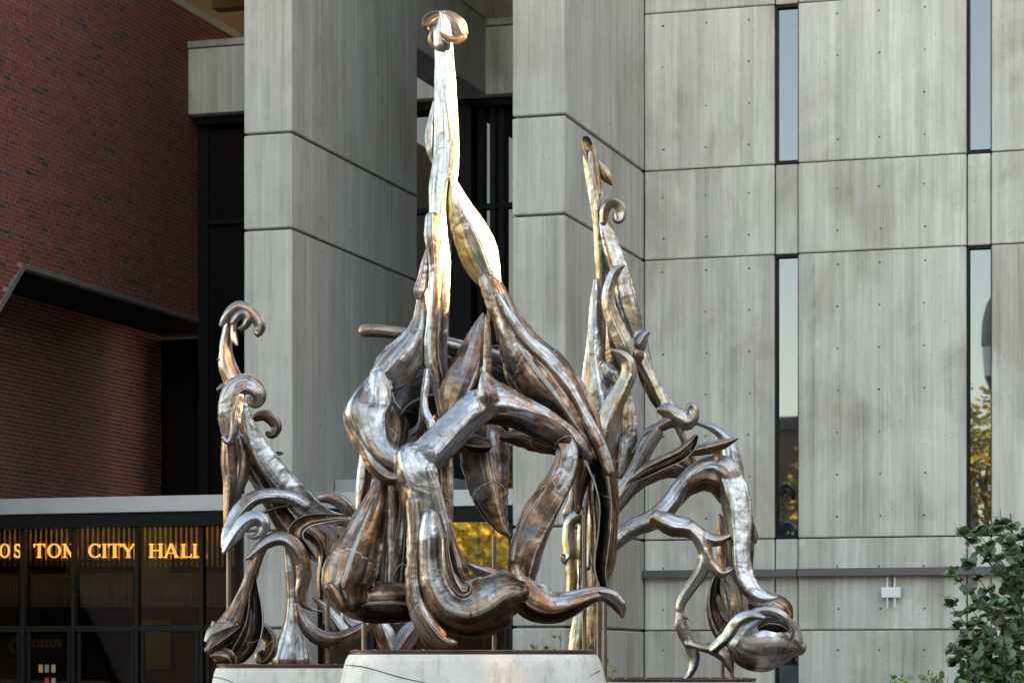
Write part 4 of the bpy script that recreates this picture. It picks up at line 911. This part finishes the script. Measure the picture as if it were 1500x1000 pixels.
c_ = shade(39, PC); box_low = tower('sun_gap_blocker', (c_.x, c_.y, 0), SUN_AZ, 7, 1.20, 17.1, M['office'], 'unseen narrow brick filler added to block low sun in the gap', 0, 0)  # unseen filler added; its height cuts the sun off below the upper mast
c_ = shade(40, -18); tower('offscreen_building', (c_.x, c_.y, 0), SUN_AZ, 9, 38, 17.5, M['office_pale'], 'unseen low pale stone wing added to shade the open plaza', 12, 4)  # unseen wing added to shade the paving and reduce warm bounce
tower('offscreen_building', (-52, -22, 0), R(72.5), 14, 60, 10, M['office'], 'long low brick office block behind the autumn trees', 12, 2, (1,))
tower('added_reflection_block', (14, -62, 0), R(90), 14, 66, 20, M['office'], 'unseen broad brick block added as a dark reflection in the metal', 16, 5, (1,))  # unseen block added so metal facing the camera mirrors something dark
def tree(loc, h, rad, label, n=3500):
    t = tag(empty('autumn_tree', loc), label, 'tree', 'autumn trees on the plaza'); mb = MB(); tips_ = []
    tube(mb, [(0,0,0),(.05,.03,h*.3),(0,.1,h*.6),(.1,0,h*.85)], [.16,.13,.08,.03], 8)
    for k in range(14):
        a = k*2.4; z0 = h*(.28+.035*k); r = rad*(.55+.45*random.random()); tip = Vector((math.cos(a)*r, math.sin(a)*r, z0+h*.16)); tube(mb, [(0,.05,z0), (tip.x*.5, tip.y*.5, z0+h*.10), tip], [.05,.03,.012], 5); tips_ += [tip, tip*.6+Vector((0,0,z0*.4+h*.1))]
    mb.build('trunk', M['trunk'], t, 60); cr = MB()
    tips_ += [Vector((random.uniform(-.4,.4)*rad, random.uniform(-.4,.4)*rad, h*random.uniform(.7,1))) for _ in range(8)]
    for k in range(n):
        tp = random.choice(tips_); p = tp+Vector((random.gauss(0,rad*.17), random.gauss(0,rad*.17), random.gauss(0,h*.05)))
        m3 = Matrix.Rotation(random.uniform(0,6.28), 3, 'Z') @ Matrix.Rotation(random.uniform(0,3.14), 3, 'X'); s = random.uniform(.09,.18)
        cr.add([p+m3 @ Vector(v) for v in ((-s,0,0),(0,-s*.6,0),(s,0,0),(0,s*.6,0))], [(0,1,2,3)], min(1, max(0, random.gauss(.55,.25))))
    cr.build('crown', M['leaf_autumn'], t, None, 'tone')['kind'] = 'stuff'
tree((-13,-10.5,0), 9.5, 3.0, 'golden autumn tree facing the wall of slit windows')
tree((-21,-17,0), 8.5, 2.8, 'low autumn tree in front of the long brick block')
tree((-31.5,-14,0), 9.5, 4.0, 'broad autumn tree reflected in the entrance glass', 5000)
tree((-38,-19,0), 9, 3.6, 'autumn tree beside the broad autumn tree')

# tall plaza lamp, mirrored in the slit window
lp = tag(empty('street_lamp', (-8.1, 0, 0)), 'tall plaza lamp with bullet shaped grey head', 'lamp post')
t_ = MB(); tube(t_, [(0,0,0),(0,0,.25),(0,0,.26),(0,0,8.3)], [.17,.17,.09,.06], 14); t_.build('pole', M['rail'], lp, 40)
t_ = MB(); tube(t_, [(0,0,8.25),(0,0,8.5),(0,0,8.85)], [.07,.16,.29], 20); t_.build('lower_cone', M['rail'], lp, 40)
t_ = MB(); tube(t_, [(0,0,8.86),(0,0,9.55)], [.29,.33], 20); t_.build('lens', M['white_plastic'], lp, 40)
t_ = MB(); tube(t_, [(0,0,9.56),(0,0,9.6),(0,0,10.2),(0,0,10.6),(0,0,10.8),(0,0,10.88)], [.33,.36,.33,.24,.13,.03], 20); t_.build('head_cap', M['office_pale'], lp, 40)
